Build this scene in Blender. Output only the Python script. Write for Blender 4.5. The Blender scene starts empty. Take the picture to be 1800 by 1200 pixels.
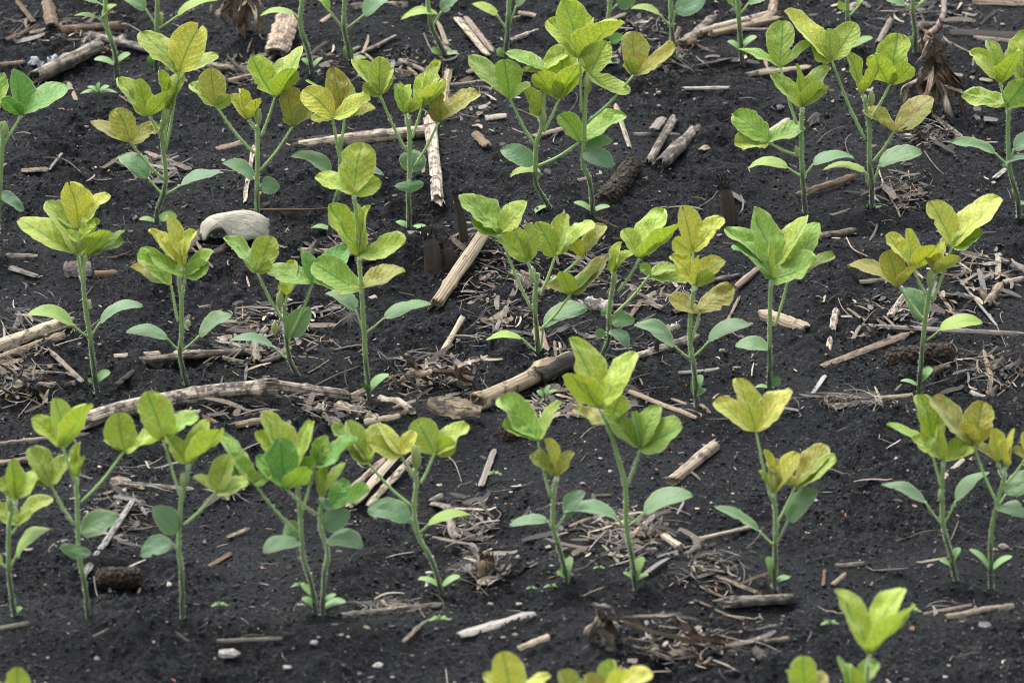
import bpy, math, random
import numpy as np
from mathutils import Vector

# ------------------------------------------------------------------ camera
PITCH = math.radians(21.0)
DIST = 5.5
FPX = 13700.0                      # focal length in pixels of the 1800 px wide photograph
scene = bpy.context.scene
COL = scene.collection
cam_d = bpy.data.cameras.new("camera")
cam_d.sensor_width = 36.0
cam_d.lens = 36.0 * FPX / 1800.0
cam_d.clip_start = 0.1
cam_d.clip_end = 500.0
cam = bpy.data.objects.new("camera", cam_d)
COL.objects.link(cam)
CP = np.array([0.0, -DIST * math.cos(PITCH), DIST * math.sin(PITCH)])
cam.location = CP
cam.rotation_euler = (math.pi / 2 - PITCH, 0, 0)
cam_d.dof.use_dof = True
cam_d.dof.focus_distance = 5.62
cam_d.dof.aperture_fstop = 20.0
scene.camera = cam

# ------------------------------------------------------------------ sky, sun, exposure
SUN_EL, SUN_AZ = math.radians(58), math.radians(-35)      # azimuth from +Y towards +X
world = bpy.data.worlds.new("World")
scene.world = world
world.use_nodes = True
wn = world.node_tree
bg = wn.nodes["Background"]
sky = wn.nodes.new("ShaderNodeTexSky")
sky.sky_type = 'NISHITA'
sky.sun_disc = False
sky.sun_elevation = SUN_EL
sky.sun_rotation = SUN_AZ
sky.dust_density = 4.0
sky.ozone_density = 0.6
hs = wn.nodes.new("ShaderNodeHueSaturation")          # thin cloud veil: a much greyer sky
hs.inputs["Saturation"].default_value = 0.25
wn.links.new(sky.outputs[0], hs.inputs["Color"])
wn.links.new(hs.outputs[0], bg.inputs[0])
bg.inputs[1].default_value = 0.145
sun_d = bpy.data.lights.new("sun", 'SUN')
sun_d.energy = 1.4
sun_d.angle = math.radians(30)
sun_d.color = (1.0, 0.96, 0.89)
sun = bpy.data.objects.new("sun", sun_d)
COL.objects.link(sun)
sdir = Vector((math.sin(SUN_AZ) * math.cos(SUN_EL), math.cos(SUN_AZ) * math.cos(SUN_EL), math.sin(SUN_EL)))
sun.rotation_euler = (-sdir).to_track_quat('-Z', 'Y').to_euler()
scene.cycles.filter_width = 1.0
scene.view_settings.view_transform = 'Standard'
scene.view_settings.look = 'None'
scene.view_settings.gamma = 1.0
scene.view_settings.exposure = 1.35
scene.view_settings.use_curve_mapping = False

R = random.Random(7)
NR = np.random.RandomState(11)

# ------------------------------------------------------------------ pixels of the photograph -> points of the place
RT = np.array([1.0, 0, 0])
FW = np.array([0, math.cos(PITCH), -math.sin(PITCH)])
UP = np.array([0, math.sin(PITCH), math.cos(PITCH)])

def ray(px, py):
    return FW * FPX + RT * (px - 900.0) - UP * (py - 600.0)

def at(px, py, y):                  # the point seen at a pixel, in the upright plane Y = y
    d = ray(px, py)
    return CP + d * ((y - CP[1]) / d[1])

def mpp(y):                         # metres per photo pixel at depth y
    return (y - CP[1]) * math.cos(PITCH) / FPX * 1.02

# ------------------------------------------------------------------ noise
_T = NR.rand(256, 256)
def vnoise(x, y):
    x = np.asarray(x, float); y = np.asarray(y, float)
    xi = np.floor(x).astype(int); yi = np.floor(y).astype(int)
    fx = x - xi; fy = y - yi
    fx = fx * fx * (3 - 2 * fx); fy = fy * fy * (3 - 2 * fy)
    a = _T[xi & 255, yi & 255]; b = _T[(xi + 1) & 255, yi & 255]
    c = _T[xi & 255, (yi + 1) & 255]; d = _T[(xi + 1) & 255, (yi + 1) & 255]
    return (a * (1 - fx) + b * fx) * (1 - fy) + (c * (1 - fx) + d * fx) * fy - 0.5

def flat_y(py):
    d = ray(900, py)
    return CP[1] - d[1] * CP[2] / d[2]

ROWS = [flat_y(v) for v in (1470, 1052, 672, 385, 112)]

MOUNDS = []
for u_, v_ in [(26,1084),(156,1092),(321,1088),(556,1083),(567,1083),(780,1052),(999,1032),(1118,1040),(1361,1033),(1680,1022),(1742,1034),(170,684),(331,684),(524,663),(650,709),(947,630),(1052,640),(1225,716),(1352,684),(1616,684),(-6,455),(275,396),(452,410),(580,417),(720,417),(966,373),(1043,387),(1416,375),(1533,363),(1791,384),(206,140),(275,130),(550,135),(620,112),(784,100),(889,102),(1053,122),(1185,105),(1305,114),(1500,98),(1609,92)]:      # where each stem comes out of the soil
    d_ = ray(u_, v_); q_ = CP + d_ * (-CP[2] / d_[2]); MOUNDS.append((q_[0], q_[1]))

def h_low(x, y):
    x = np.asarray(x, float); y = np.asarray(y, float)
    h = 0.020 * vnoise(x / 0.16 + 3.1, y / 0.20 + 9.7) + 0.014 * vnoise(x / 0.055 + 31.1, y / 0.08 + 5.3)
    for r in ROWS:                  # shallow planting slots with a low crumbly shoulder on their near side
        w = (y - r) + 0.03 * vnoise(x / 0.11 + r * 50, r * 7 + 0.3)
        h = h - 0.009 * np.exp(-(w / 0.030) ** 2) + 0.007 * np.exp(-((w + 0.075) / 0.035) ** 2)
    for i_, (a_, b_) in enumerate(MOUNDS):    # soil pushed up in a ragged collar round each stem
        if x.ndim == 0 and (abs(x - a_) > 0.04 or abs(y - b_) > 0.04): continue
        d2 = ((x - a_) ** 2 + (y - b_) ** 2)
        h = h + 0.0045 * np.exp(-d2 / 0.013 ** 2) * (1 + 1.2 * vnoise(x / 0.009 + i_, y / 0.009)) - 0.003 * np.exp(-d2 / 0.0045 ** 2)
    fade = np.clip(1.5 - 0.1 * (np.abs(x) + np.abs(y)), 0, 1)
    return h * fade

def h_full(x, y):
    h = h_low(x, y)
    n = 0.0095 * vnoise(x / 0.030 + 77, y / 0.030 + 12) + 0.0048 * vnoise(x / 0.011 + 7, y / 0.011 + 33)
    n = n * 1.15 + 0.0036 * (0.5 - np.abs(vnoise(x / 0.0062 + 17, y / 0.0062 + 3)) * 2) + 0.0020 * vnoise(x / 0.0033 + 1, y / 0.0033 + 8)
    m = np.clip(0.75 + 1.9 * vnoise(x / 0.08 + 50, y / 0.11 + 60), 0.22, 1.45)
    return h + n * m

def ground(px, py, lift=0.0):
    p = None; z = 0.0
    d = ray(px, py)
    for _ in range(8):
        p = CP + d * ((z - CP[2]) / d[2])
        z = float(h_low(p[0], p[1])) + lift
    return p

# ------------------------------------------------------------------ mesh helpers
class MB:
    def __init__(s):
        s.v = []; s.f = []; s.uv = []; s.c = []
    def add(s, verts, faces, uvs=None, col=None):
        o = len(s.v)
        s.v.extend([tuple(map(float, p)) for p in verts])
        for f in faces:
            s.f.append(tuple(i + o for i in f))
            for i in f:
                s.uv.append((float(uvs[i][0]), float(uvs[i][1])) if uvs is not None else (0.0, 0.0))
            if col is not None:
                s.c.extend([col] * len(f))
    def obj(s, name, mat, parent=None, origin=(0, 0, 0), smooth=True, color=None):
        me = bpy.data.meshes.new(name)
        o0 = np.array(origin, float)
        v = np.array(s.v, float) - o0
        me.from_pydata([tuple(p) for p in v], [], s.f)
        uvl = me.uv_layers.new(name="UVMap")
        uvl.data.foreach_set("uv", np.array(s.uv, dtype=np.float32).ravel())
        if s.c:
            ca = me.color_attributes.new("Col", 'FLOAT_COLOR', 'CORNER')
            ca.data.foreach_set("color", np.array([(c[0], c[1], c[2], 1.0) for c in s.c], dtype=np.float32).ravel())
        if smooth:
            me.polygons.foreach_set("use_smooth", [True] * len(me.polygons))
        me.materials.append(mat)
        me.update()
        o = bpy.data.objects.new(name, me)
        COL.objects.link(o)
        if parent is not None:
            o.parent = parent
        else:
            o.location = o0
        if color is not None:
            o.color = color
        return o

def fast_mesh(name, verts, faces, mat, smooth=True, col=None):
    """verts (n,3), faces (m,k) arrays"""
    me = bpy.data.meshes.new(name)
    n, m, k = len(verts), len(faces), faces.shape[1]
    me.vertices.add(n); me.vertices.foreach_set("co", np.asarray(verts, np.float32).ravel())
    me.loops.add(m * k); me.loops.foreach_set("vertex_index", np.asarray(faces, np.int32).ravel())
    me.polygons.add(m)
    me.polygons.foreach_set("loop_start", np.arange(0, m * k, k, dtype=np.int32))
    me.polygons.foreach_set("loop_total", np.full(m, k, dtype=np.int32))
    me.polygons.foreach_set("use_smooth", np.full(m, smooth))
    if col is not None:                       # one colour per vertex
        ca = me.color_attributes.new("Col", 'FLOAT_COLOR', 'POINT')
        c4 = np.ones((n, 4), np.float32); c4[:, :3] = col
        ca.data.foreach_set("color", c4.ravel())
    me.update(calc_edges=True)
    me.validate()
    me.materials.append(mat)
    o = bpy.data.objects.new(name, me)
    COL.objects.link(o)
    return o

def tag(o, label=None, cat=None, group=None, kind=None):
    if label: o["label"] = label
    if cat: o["category"] = cat
    if group: o["group"] = group
    if kind: o["kind"] = kind
    return o

def empty(name, loc):
    o = bpy.data.objects.new(name, None)
    o.empty_display_size = 0.01
    o.location = loc
    COL.objects.link(o)
    return o

def unit(v):
    n = np.linalg.norm(v)
    return v / n if n > 1e-12 else v

def smooth_path(pts, n):
    P = [np.array(p, float) for p in pts]
    if len(P) == 2:
        return [P[0] + (P[1] - P[0]) * t for t in np.linspace(0, 1, n)]
    P = [2 * P[0] - P[1]] + P + [2 * P[-1] - P[-2]]
    out = []
    m = len(P) - 3
    for t in np.linspace(0, m - 1e-6, n):
        i = int(t); f = t - i
        a, b, c, d = P[i], P[i + 1], P[i + 2], P[i + 3]
        out.append(0.5 * ((2 * b) + (c - a) * f + (2 * a - 5 * b + 4 * c - d) * f * f + (3 * b - a - 3 * c + d) * f ** 3))
    return out

def sweep(mb, pts, hint, section, cap=True, col=None):
    """closed cross-sections (k,2) in (side, normal) carried along a path"""
    n = len(pts)
    V = []; UV = []
    L = 0.0
    for i, p in enumerate(pts):
        t = unit(pts[min(i + 1, n - 1)] - pts[max(i - 1, 0)])
        s = hint[i] if isinstance(hint, list) else hint
        s = unit(s - t * np.dot(s, t))
        nn = np.cross(t, s)
        if i: L += np.linalg.norm(p - pts[i - 1])
        sec = section(i / (n - 1))
        k = len(sec)
        for j, (a, b) in enumerate(sec):
            V.append(p + s * a + nn * b)
            UV.append((L, j / k))
    F = []
    for i in range(n - 1):
        for j in range(k):
            j2 = (j + 1) % k
            F.append((i * k + j, i * k + j2, (i + 1) * k + j2, (i + 1) * k + j))
    if cap:
        F.append(tuple(range(k - 1, -1, -1)))
        F.append(tuple((n - 1) * k + j for j in range(k)))
    mb.add(V, F, UV, col)

def circ(r, k=8, e=1.0):
    return [(r * math.cos(2 * math.pi * j / k), r * e * math.sin(2 * math.pi * j / k)) for j in range(k)]

# ------------------------------------------------------------------ materials
def new_mat(name):
    m = bpy.data.materials.new(name)
    m.use_nodes = True
    nt = m.node_tree
    return m, nt, nt.nodes["Principled BSDF"]

class NT:
    """tiny node helper"""
    def __init__(s, nt): s.nt = nt
    def n(s, typ, **kw):
        x = s.nt.nodes.new(typ)
        for k, v in kw.items(): setattr(x, k, v)
        return x
    def link(s, a, b): s.nt.links.new(a, b)
    def math(s, op, a, b=None, c=None, clamp=False):
        x = s.n("ShaderNodeMath", operation=op); x.use_clamp = clamp
        for i, q in enumerate((a, b, c)):
            if q is None: continue
            if isinstance(q, (int, float)): x.inputs[i].default_value = q
            else: s.link(q, x.inputs[i])
        return x.outputs[0]
    def noise(s, vec, scale, detail=3, rough=0.6, out=0):
        x = s.n("ShaderNodeTexNoise")
        x.inputs["Scale"].default_value = scale; x.inputs["Detail"].default_value = detail
        x.inputs["Roughness"].default_value = rough
        if vec is not None: s.link(vec, x.inputs["Vector"])
        return x.outputs[out]
    def vor(s, vec, scale, feature='F1', out=0):
        x = s.n("ShaderNodeTexVoronoi", feature=feature)
        x.inputs["Scale"].default_value = scale
        if vec is not None: s.link(vec, x.inputs["Vector"])
        return x.outputs[out]
    def map(s, v, a, b, c=0.0, d=1.0):
        x = s.n("ShaderNodeMapRange"); x.clamp = True
        for i, q in enumerate((a, b, c, d)): x.inputs[i + 1].default_value = q
        s.link(v, x.inputs[0]); return x.outputs[0]
    def mix(s, fac, a, b, mode='MIX'):
        x = s.n("ShaderNodeMix", data_type='RGBA', blend_type=mode)
        for i, q in ((0, fac), (6, a), (7, b)):
            if isinstance(q, (int, float)): x.inputs[i].default_value = q
            elif isinstance(q, tuple): x.inputs[i].default_value = (*q, 1)
            else: s.link(q, x.inputs[i])
        return x.outputs[2]
    def scale(s, vec, xyz):
        x = s.n("ShaderNodeVectorMath", operation='MULTIPLY')
        s.link(vec, x.inputs[0]); x.inputs[1].default_value = xyz
        return x.outputs[0]
    def bump(s, h, strength, dist, normal=None):
        x = s.n("ShaderNodeBump"); x.inputs["Strength"].default_value = strength; x.inputs["Distance"].default_value = dist
        s.link(h, x.inputs["Height"])
        if normal is not None: s.link(normal, x.inputs["Normal"])
        return x.outputs[0]

def mat_soil():
    m, nt, p = new_mat("black_soil"); q = NT(nt)
    co = q.n("ShaderNodeTexCoord").outputs["Object"]
    n1 = q.noise(co, 14, 4); n2 = q.noise(co, 260, 4, 0.7); n3 = q.noise(co, 900, 2, 0.7)
    c = q.mix(q.map(n1, 0.35, 0.7), (0.0034, 0.0039, 0.0051), (0.0086, 0.0096, 0.0119))
    c = q.mix(q.map(n3, 0.40, 0.70, 0, 0.7), c, (0.017, 0.0188, 0.023))
    c = q.mix(q.map(n2, 0.48, 0.75), c, (0.029, 0.031, 0.036))
    c = q.mix(q.map(q.noise(co, 6, 3), 0.52, 0.66, 0, 0.35), c, (0.022, 0.024, 0.028))
    c = q.mix(q.map(n2, 0.20, 0.42, 0.85, 0.0), c, (0.005, 0.005, 0.005))
    gc = q.n("ShaderNodeSeparateColor"); q.link(q.vor(co, 780, out=1), gc.inputs[0])
    gc2 = q.n("ShaderNodeSeparateColor"); q.link(q.vor(co, 1500, out=1), gc2.inputs[0])
    gr = q.math('ADD', q.math('MULTIPLY', q.math('POWER', gc.outputs[0], 3.0), 1.9), q.math('MULTIPLY', q.math('POWER', gc2.outputs[1], 3.0), 1.6))
    grc = q.n("ShaderNodeCombineXYZ")
    for i_ in range(3): q.link(q.math('ADD', gr, 0.30), grc.inputs[i_])
    c = q.mix(q.map(q.noise(co, 11, 3), 0.38, 0.58, 0.35, 1.0), c, q.mix(1.0, c, grc.outputs[0], 'MULTIPLY'))
    sp = q.vor(co, 420, out=0); spc = q.vor(co, 420, out=1)
    pick = q.n("ShaderNodeSeparateColor"); q.link(spc, pick.inputs[0])
    f = q.math('MULTIPLY', q.map(sp, 0.10, 0.24, 1, 0), q.map(pick.outputs[0], 0.92, 0.94))
    c = q.mix(f, c, (0.24, 0.23, 0.22))
    f2 = q.math('MULTIPLY', q.map(sp, 0.2, 0.38, 1, 0), q.map(pick.outputs[1], 0.93, 0.95))
    c = q.mix(f2, c, (0.085, 0.06, 0.04))
    q.link(c, p.inputs["Base Color"])
    p.inputs["Roughness"].default_value = 0.82
    p.inputs["Specular IOR Level"].default_value = 0.12
    hsum = q.math('ADD', q.math('MULTIPLY', n2, 0.7), q.math('MULTIPLY', n3, 0.5))
    q.link(q.bump(hsum, 1.0, 0.0055), p.inputs["Normal"])
    return m

def mat_leaf(name="leaf_blade", vs=1.0):
    m, nt, p = new_mat(name); q = NT(nt)
    uv = q.n("ShaderNodeUVMap").outputs[0]
    sp = q.n("ShaderNodeSeparateXYZ"); q.link(uv, sp.inputs[0])
    u = sp.outputs[0]; v = q.math('MULTIPLY', q.math('ABSOLUTE', q.math('SUBTRACT', sp.outputs[1], 0.5)), 2.0)
    oi = q.n("ShaderNodeObjectInfo")
    base = oi.outputs["Color"]; al = oi.outputs["Alpha"]
    rnd = q.math('MULTIPLY', oi.outputs["Random"], 40.0)
    vec = q.n("ShaderNodeVectorMath", operation='ADD'); q.link(uv, vec.inputs[0])
    cb = q.n("ShaderNodeCombineXYZ"); q.link(rnd, cb.inputs[0]); q.link(rnd, cb.inputs[2]); q.link(cb.outputs[0], vec.inputs[1])
    vec = vec.outputs[0]
    nz = q.noise(q.scale(vec, (5, 7, 1)), 1.0, 3)
    t = q.math('ADD', q.math('MULTIPLY', q.math('SUBTRACT', u, q.math('MULTIPLY', q.math('POWER', v, 1.25), 0.30)), 7.0),
               q.math('MULTIPLY', nz, 1.1))
    fr = q.math('ABSOLUTE', q.math('SUBTRACT', q.math('FRACT', t), 0.5))     # 0.5 at a side vein
    side = q.map(fr, 0.415, 0.485)
    mid = q.map(q.math('ABSOLUTE', q.math('SUBTRACT', sp.outputs[1], 0.5)), 0.012, 0.035, 1, 0)
    ret = q.vor(q.scale(vec, (15, 10, 1)), 1.0, 'DISTANCE_TO_EDGE')
    net = q.map(ret, 0.0, 0.14, 0.6, 0)
    halo = q.math('MAXIMUM', q.map(fr, 0.28, 0.46, 0, 0.38), q.map(q.math('ABSOLUTE', q.math('SUBTRACT', sp.outputs[1], 0.5)), 0.02, 0.11, 0.45, 0))
    halo = q.math('MULTIPLY', halo, q.map(q.noise(vec, 6, 3), 0.35, 0.6, 0.4, 1.0))
    vein = q.math('MAXIMUM', q.math('MAXIMUM', q.math('MULTIPLY', q.math('MULTIPLY', side, q.map(q.noise(vec, 7, 2), 0.3, 0.6, 0.35, 0.85)), 1.0), mid), q.math('MAXIMUM', net, halo))
    vein = q.math('MULTIPLY', vein, vs)
    # colour: green along the veins, yellowing between them
    vcol = q.mix(1.0, base, (0.22, 0.52, 0.55), 'MULTIPLY')
    yel = q.mix(q.map(q.noise(vec, 3.2, 3), 0.38, 0.68), base, q.mix(0.5, base, q.mix(1.0, base, (1.18, 1.0, 0.7), 'MULTIPLY')))
    c = q.mix(q.math('MULTIPLY', vein, 0.92), yel, vcol)
    # rusty speckle where alpha falls below 1
    amt = q.math('SUBTRACT', 1.0, al)
    spk = q.noise(q.scale(vec, (13, 9, 1)), 1.0, 4, 0.7)
    blot = q.noise(vec, 4, 2)
    th = q.math('ADD', q.math('SUBTRACT', 0.74, q.math('MULTIPLY', amt, 0.30)), q.math('MULTIPLY', q.math('SUBTRACT', 0.5, blot), 0.35))
    k = q.math('MULTIPLY', q.math('SUBTRACT', spk, th), 14.0, clamp=True)
    k = q.math('MULTIPLY', k, q.math('SUBTRACT', 1.0, q.math('MULTIPLY', vein, 0.8)))
    k = q.math('MULTIPLY', k, q.map(amt, 0.02, 0.1))
    c = q.mix(q.math('MULTIPLY', k, 0.55), c, (0.26, 0.13, 0.03))
    # small dark pepper specks and pale scratches on every blade
    pv = q.vor(q.scale(vec, (30, 24, 1)), 1.0); pc = q.n("ShaderNodeSeparateColor"); q.link(q.vor(q.scale(vec, (30, 24, 1)), 1.0, out=1), pc.inputs[0])
    pep = q.math('MULTIPLY', q.map(pv, 0.12, 0.25, 1, 0), q.map(pc.outputs[0], 0.93, 0.95))
    c = q.mix(q.math('MULTIPLY', pep, 0.8), c, (0.03, 0.03, 0.01))
    pal = q.math('MULTIPLY', q.map(pv, 0.1, 0.2, 1, 0), q.map(pc.outputs[1], 0.95, 0.97))
    c = q.mix(pal, c, (0.5, 0.55, 0.4))
    edge = q.math('MAXIMUM', q.map(v, 0.93, 1.0), q.math('LESS_THAN', u, -0.5))
    c = q.mix(q.math('MULTIPLY', edge, 0.6), c, (0.58, 0.64, 0.34))
    q.link(c, p.inputs["Base Color"])
    p.inputs["Roughness"].default_value = 0.52
    p.inputs["Specular IOR Level"].default_value = 0.4
    p.inputs["Sheen Weight"].default_value = 0.25
    p.inputs["Sheen Roughness"].default_value = 0.5
    p.inputs["Sheen Tint"].default_value = (0.9, 1.0, 0.8, 1)
    hgt = q.math('ADD', q.math('MULTIPLY', q.map(fr, 0.1, 0.5), -1.0), q.math('MULTIPLY', q.map(ret, 0.0, 0.25), 0.35))
    hgt = q.math('SUBTRACT', hgt, mid)
    nb = q.bump(q.math('ADD', q.math('MULTIPLY', hgt, 0.5), q.noise(vec, 14, 3)), 0.55 * vs, 0.0008)
    q.link(nb, p.inputs["Normal"])
    tr = q.n("ShaderNodeBsdfTranslucent")
    q.link(q.mix(1.0, c, (1.0, 1.0, 0.6), 'MULTIPLY'), tr.inputs[0]); q.link(nb, tr.inputs[1])
    mx = q.n("ShaderNodeMixShader"); mx.inputs[0].default_value = 0.32
    q.link(p.outputs[0], mx.inputs[1]); q.link(tr.outputs[0], mx.inputs[2])
    q.link(mx.outputs[0], nt.nodes["Material Output"].inputs[0])
    return m

def mat_stem():
    m, nt, p = new_mat("green_stem"); q = NT(nt)
    uv = q.n("ShaderNodeUVMap").outputs[0]
    oi = q.n("ShaderNodeObjectInfo")
    sp = q.n("ShaderNodeSeparateXYZ"); q.link(uv, sp.inputs[0])
    n1 = q.noise(q.scale(uv, (90, 6, 1)), 1.0, 4)
    c = q.mix(q.map(n1, 0.35, 0.7), oi.outputs["Color"], q.mix(1.0, oi.outputs["Color"], (1.5, 1.35, 1.6), 'MULTIPLY'))
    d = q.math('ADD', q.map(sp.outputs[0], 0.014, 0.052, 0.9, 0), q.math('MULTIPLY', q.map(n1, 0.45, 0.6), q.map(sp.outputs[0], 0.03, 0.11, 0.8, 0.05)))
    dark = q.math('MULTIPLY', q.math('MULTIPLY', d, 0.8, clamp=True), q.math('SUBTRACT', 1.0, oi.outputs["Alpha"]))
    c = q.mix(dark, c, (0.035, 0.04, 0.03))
    c = q.mix(q.math('LESS_THAN', sp.outputs[0], -0.5), c, (0.72, 0.76, 0.62))
    q.link(c, p.inputs["Base Color"])
    p.inputs["Roughness"].default_value = 0.55
    p.inputs["Sheen Weight"].default_value = 0.6
    p.inputs["Sheen Roughness"].default_value = 0.35
    p.inputs["Sheen Tint"].default_value = (0.9, 1.0, 0.85, 1)
    q.link(q.bump(n1, 0.5, 0.0006), p.inputs["Normal"])
    return m

def mat_straw(name="dry_stalk"):
    m, nt, p = new_mat(name); q = NT(nt)
    uv = q.n("ShaderNodeUVMap").outputs[0]
    oi = q.n("ShaderNodeObjectInfo")
    off = q.n("ShaderNodeVectorMath", operation='ADD'); q.link(uv, off.inputs[0])
    cb = q.n("ShaderNodeCombineXYZ"); q.link(q.math('MULTIPLY', oi.outputs["Random"], 30), cb.inputs[1]); q.link(oi.outputs["Random"], cb.inputs[2])
    q.link(cb.outputs[0], off.inputs[1]); vec = off.outputs[0]
    st = q.noise(q.scale(vec, (14, 44, 1)), 1.0, 5, 0.7)
    st2 = q.noise(q.scale(vec, (60, 14, 1)), 1.0, 4, 0.65)
    mo = q.noise(q.scale(vec, (110, 5, 1)), 1.0, 4, 0.7)
    base = oi.outputs["Color"]
    c = q.mix(q.map(st, 0.40, 0.56), q.mix(1.0, base, (0.30, 0.26, 0.23), 'MULTIPLY'), q.mix(1.0, base, (1.12, 1.1, 1.06), 'MULTIPLY'))
    c = q.mix(q.map(st2, 0.48, 0.72, 0, 0.55), c, q.mix(1.0, base, (0.42, 0.38, 0.36), 'MULTIPLY'))
    c = q.mix(q.map(st, 0.58, 0.72, 0, 0.5), c, q.mix(1.0, base, (1.45, 1.48, 1.5), 'MULTIPLY'))
    wear = q.math('SUBTRACT', 1.0, oi.outputs["Alpha"])
    k = q.math('MULTIPLY', q.math('SUBTRACT', mo, q.math('SUBTRACT', 0.66, q.math('MULTIPLY', wear, 0.42))), 9.0, clamp=True)
    c = q.mix(q.math('MULTIPLY', k, 0.85), c, (0.035, 0.03, 0.027))
    q.link(c, p.inputs["Base Color"])
    p.inputs["Roughness"].default_value = 0.7
    p.inputs["Specular IOR Level"].default_value = 0.3
    q.link(q.bump(q.math('ADD', st, q.math('MULTIPLY', mo, 0.6)), 0.8, 0.0014), p.inputs["Normal"])
    return m

def mat_litter(name, rough=0.8):
    m, nt, p = new_mat(name); q = NT(nt)
    a = q.n("ShaderNodeVertexColor", layer_name="Col")
    co = q.n("ShaderNodeTexCoord").outputs["Object"]
    n = q.noise(co, 500, 3)
    c = q.mix(q.map(n, 0.35, 0.65), q.mix(1.0, a.outputs[0], (0.55, 0.52, 0.5), 'MULTIPLY'), a.outputs[0])
    q.link(c, p.inputs["Base Color"]); p.inputs["Roughness"].default_value = rough
    q.link(q.bump(n, 0.5, 0.001), p.inputs["Normal"])
    return m

def mat_cob():
    m, nt, p = new_mat("rotten_cob"); q = NT(nt)
    co = q.n("ShaderNodeTexCoord").outputs["Object"]
    v = q.vor(co, 330); n = q.noise(co, 180, 4, 0.7)
    c = q.mix(q.map(n, 0.38, 0.68), (0.012, 0.009, 0.007), (0.10, 0.055, 0.028))
    c = q.mix(q.map(v, 0.25, 0.5, 0, 0.7), c, (0.010, 0.008, 0.007))
    q.link(c, p.inputs["Base Color"]); p.inputs["Roughness"].default_value = 0.9
    q.link(q.bump(q.math('SUBTRACT', n, v), 0.9, 0.003), p.inputs["Normal"])
    return m

def mat_stone():
    m, nt, p = new_mat("pebble_stone"); q = NT(nt)
    co = q.n("ShaderNodeTexCoord").outputs["Object"]
    oi = q.n("ShaderNodeObjectInfo")
    n = q.noise(co, 300, 5, 0.7)
    c = q.mix(q.map(n, 0.35, 0.65), q.mix(1.0, oi.outputs["Color"], (0.6, 0.57, 0.53), 'MULTIPLY'), oi.outputs["Color"])
    q.link(c, p.inputs["Base Color"]); p.inputs["Roughness"].default_value = 0.75
    q.link(q.bump(n, 0.6, 0.0012), p.inputs["Normal"])
    return m

def mat_pale(name, col, col2):
    m, nt, p = new_mat(name); q = NT(nt)
    uv = q.n("ShaderNodeUVMap").outputs[0]
    n = q.noise(q.scale(uv, (14, 20, 1)), 1.0, 5, 0.65)
    v = q.vor(q.scale(uv, (9, 9, 1)), 1.0, 'DISTANCE_TO_EDGE')
    c = q.mix(q.map(n, 0.4, 0.7), col, col2)
    c = q.mix(q.map(v, 0, 0.03, 0.35, 0), c, (0.62, 0.58, 0.45))
    sx = q.n("ShaderNodeSeparateXYZ"); q.link(uv, sx.inputs[0])
    ang = q.math('ARCTAN2', q.math('SUBTRACT', sx.outputs[1], 0.34), q.math('SUBTRACT', sx.outputs[0], 0.46))
    ray_ = q.math('ABSOLUTE', q.math('SUBTRACT', q.math('FRACT', q.math('ADD', q.math('MULTIPLY', ang, 1.114), q.math('MULTIPLY', n, 0.25))), 0.5))
    rib = q.map(ray_, 0.0, 0.05, 1.0, 0.0)
    c = q.mix(q.math('MULTIPLY', rib, 0.6), c, (0.60, 0.52, 0.30))
    c = q.mix(q.map(q.noise(q.scale(uv, (5, 3, 1)), 1.0, 5, 0.7), 0.54, 0.66, 0, 0.5), c, (0.30, 0.25, 0.18))
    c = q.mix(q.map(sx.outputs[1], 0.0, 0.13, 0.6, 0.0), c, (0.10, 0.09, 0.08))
    q.link(c, p.inputs["Base Color"]); p.inputs["Roughness"].default_value = 0.6
    q.link(q.bump(q.math('ADD', n, rib), 0.6, 0.0025), p.inputs["Normal"])
    return m

M_SOIL = mat_soil(); M_LEAF = mat_leaf(); M_PLAIN = mat_leaf('smooth_leaf_blade', 0.5); M_STEM = mat_stem(); M_STRAW = mat_straw()
M_LIT = mat_litter("chaff"); M_CRUMB = mat_litter("soil_crumb", 0.9)
M_COB = mat_cob(); M_STONE = mat_stone()
M_PALE = mat_pale("bleached_leaf_skin", (0.46, 0.43, 0.33), (0.66, 0.64, 0.54))
M_FILM = mat_pale("pale_film", (0.42, 0.50, 0.60), (0.62, 0.68, 0.75))

# ------------------------------------------------------------------ soil: one sheet out to the horizon, fine where it is seen
def axis(lo, hi, step, far):
    a = list(np.arange(lo, hi, step))
    s = step; x = hi
    right = []
    while x < far:
        right.append(x); s *= 1.25; x += s
    right.append(far)
    s = step; x = lo
    left = []
    while x > -far:
        s *= 1.25; x -= s; left.append(x)
    return np.array(left[::-1] + a + right)

xs = axis(-0.47, 0.47, 0.0016, 80.0)
ys = axis(-0.72, 0.98, 0.0024, 80.0)
X, Y = np.meshgrid(xs, ys)
Z = h_full(X, Y)
nx, ny = len(xs), len(ys)
idx = np.arange(nx * ny).reshape(ny, nx)
quads = np.stack([idx[:-1, :-1], idx[:-1, 1:], idx[1:, 1:], idx[1:, :-1]], -1).reshape(-1, 4)
soil = fast_mesh("ground", np.stack([X, Y, Z], -1).reshape(-1, 3), quads, M_SOIL)
tag(soil, kind="structure")

def scatter(n, in_view=True):
    px = NR.uniform(-40, 1840, n); py = NR.uniform(-60, 1260, n)
    # uniform over the ground: take y uniform instead
    y = NR.uniform(flat_y(1320), flat_y(-90), n)
    half = 0.07 + (y - CP[1]) / math.cos(PITCH) * 900 / FPX
    x = NR.uniform(-1, 1, n) * half
    return x, y

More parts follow.
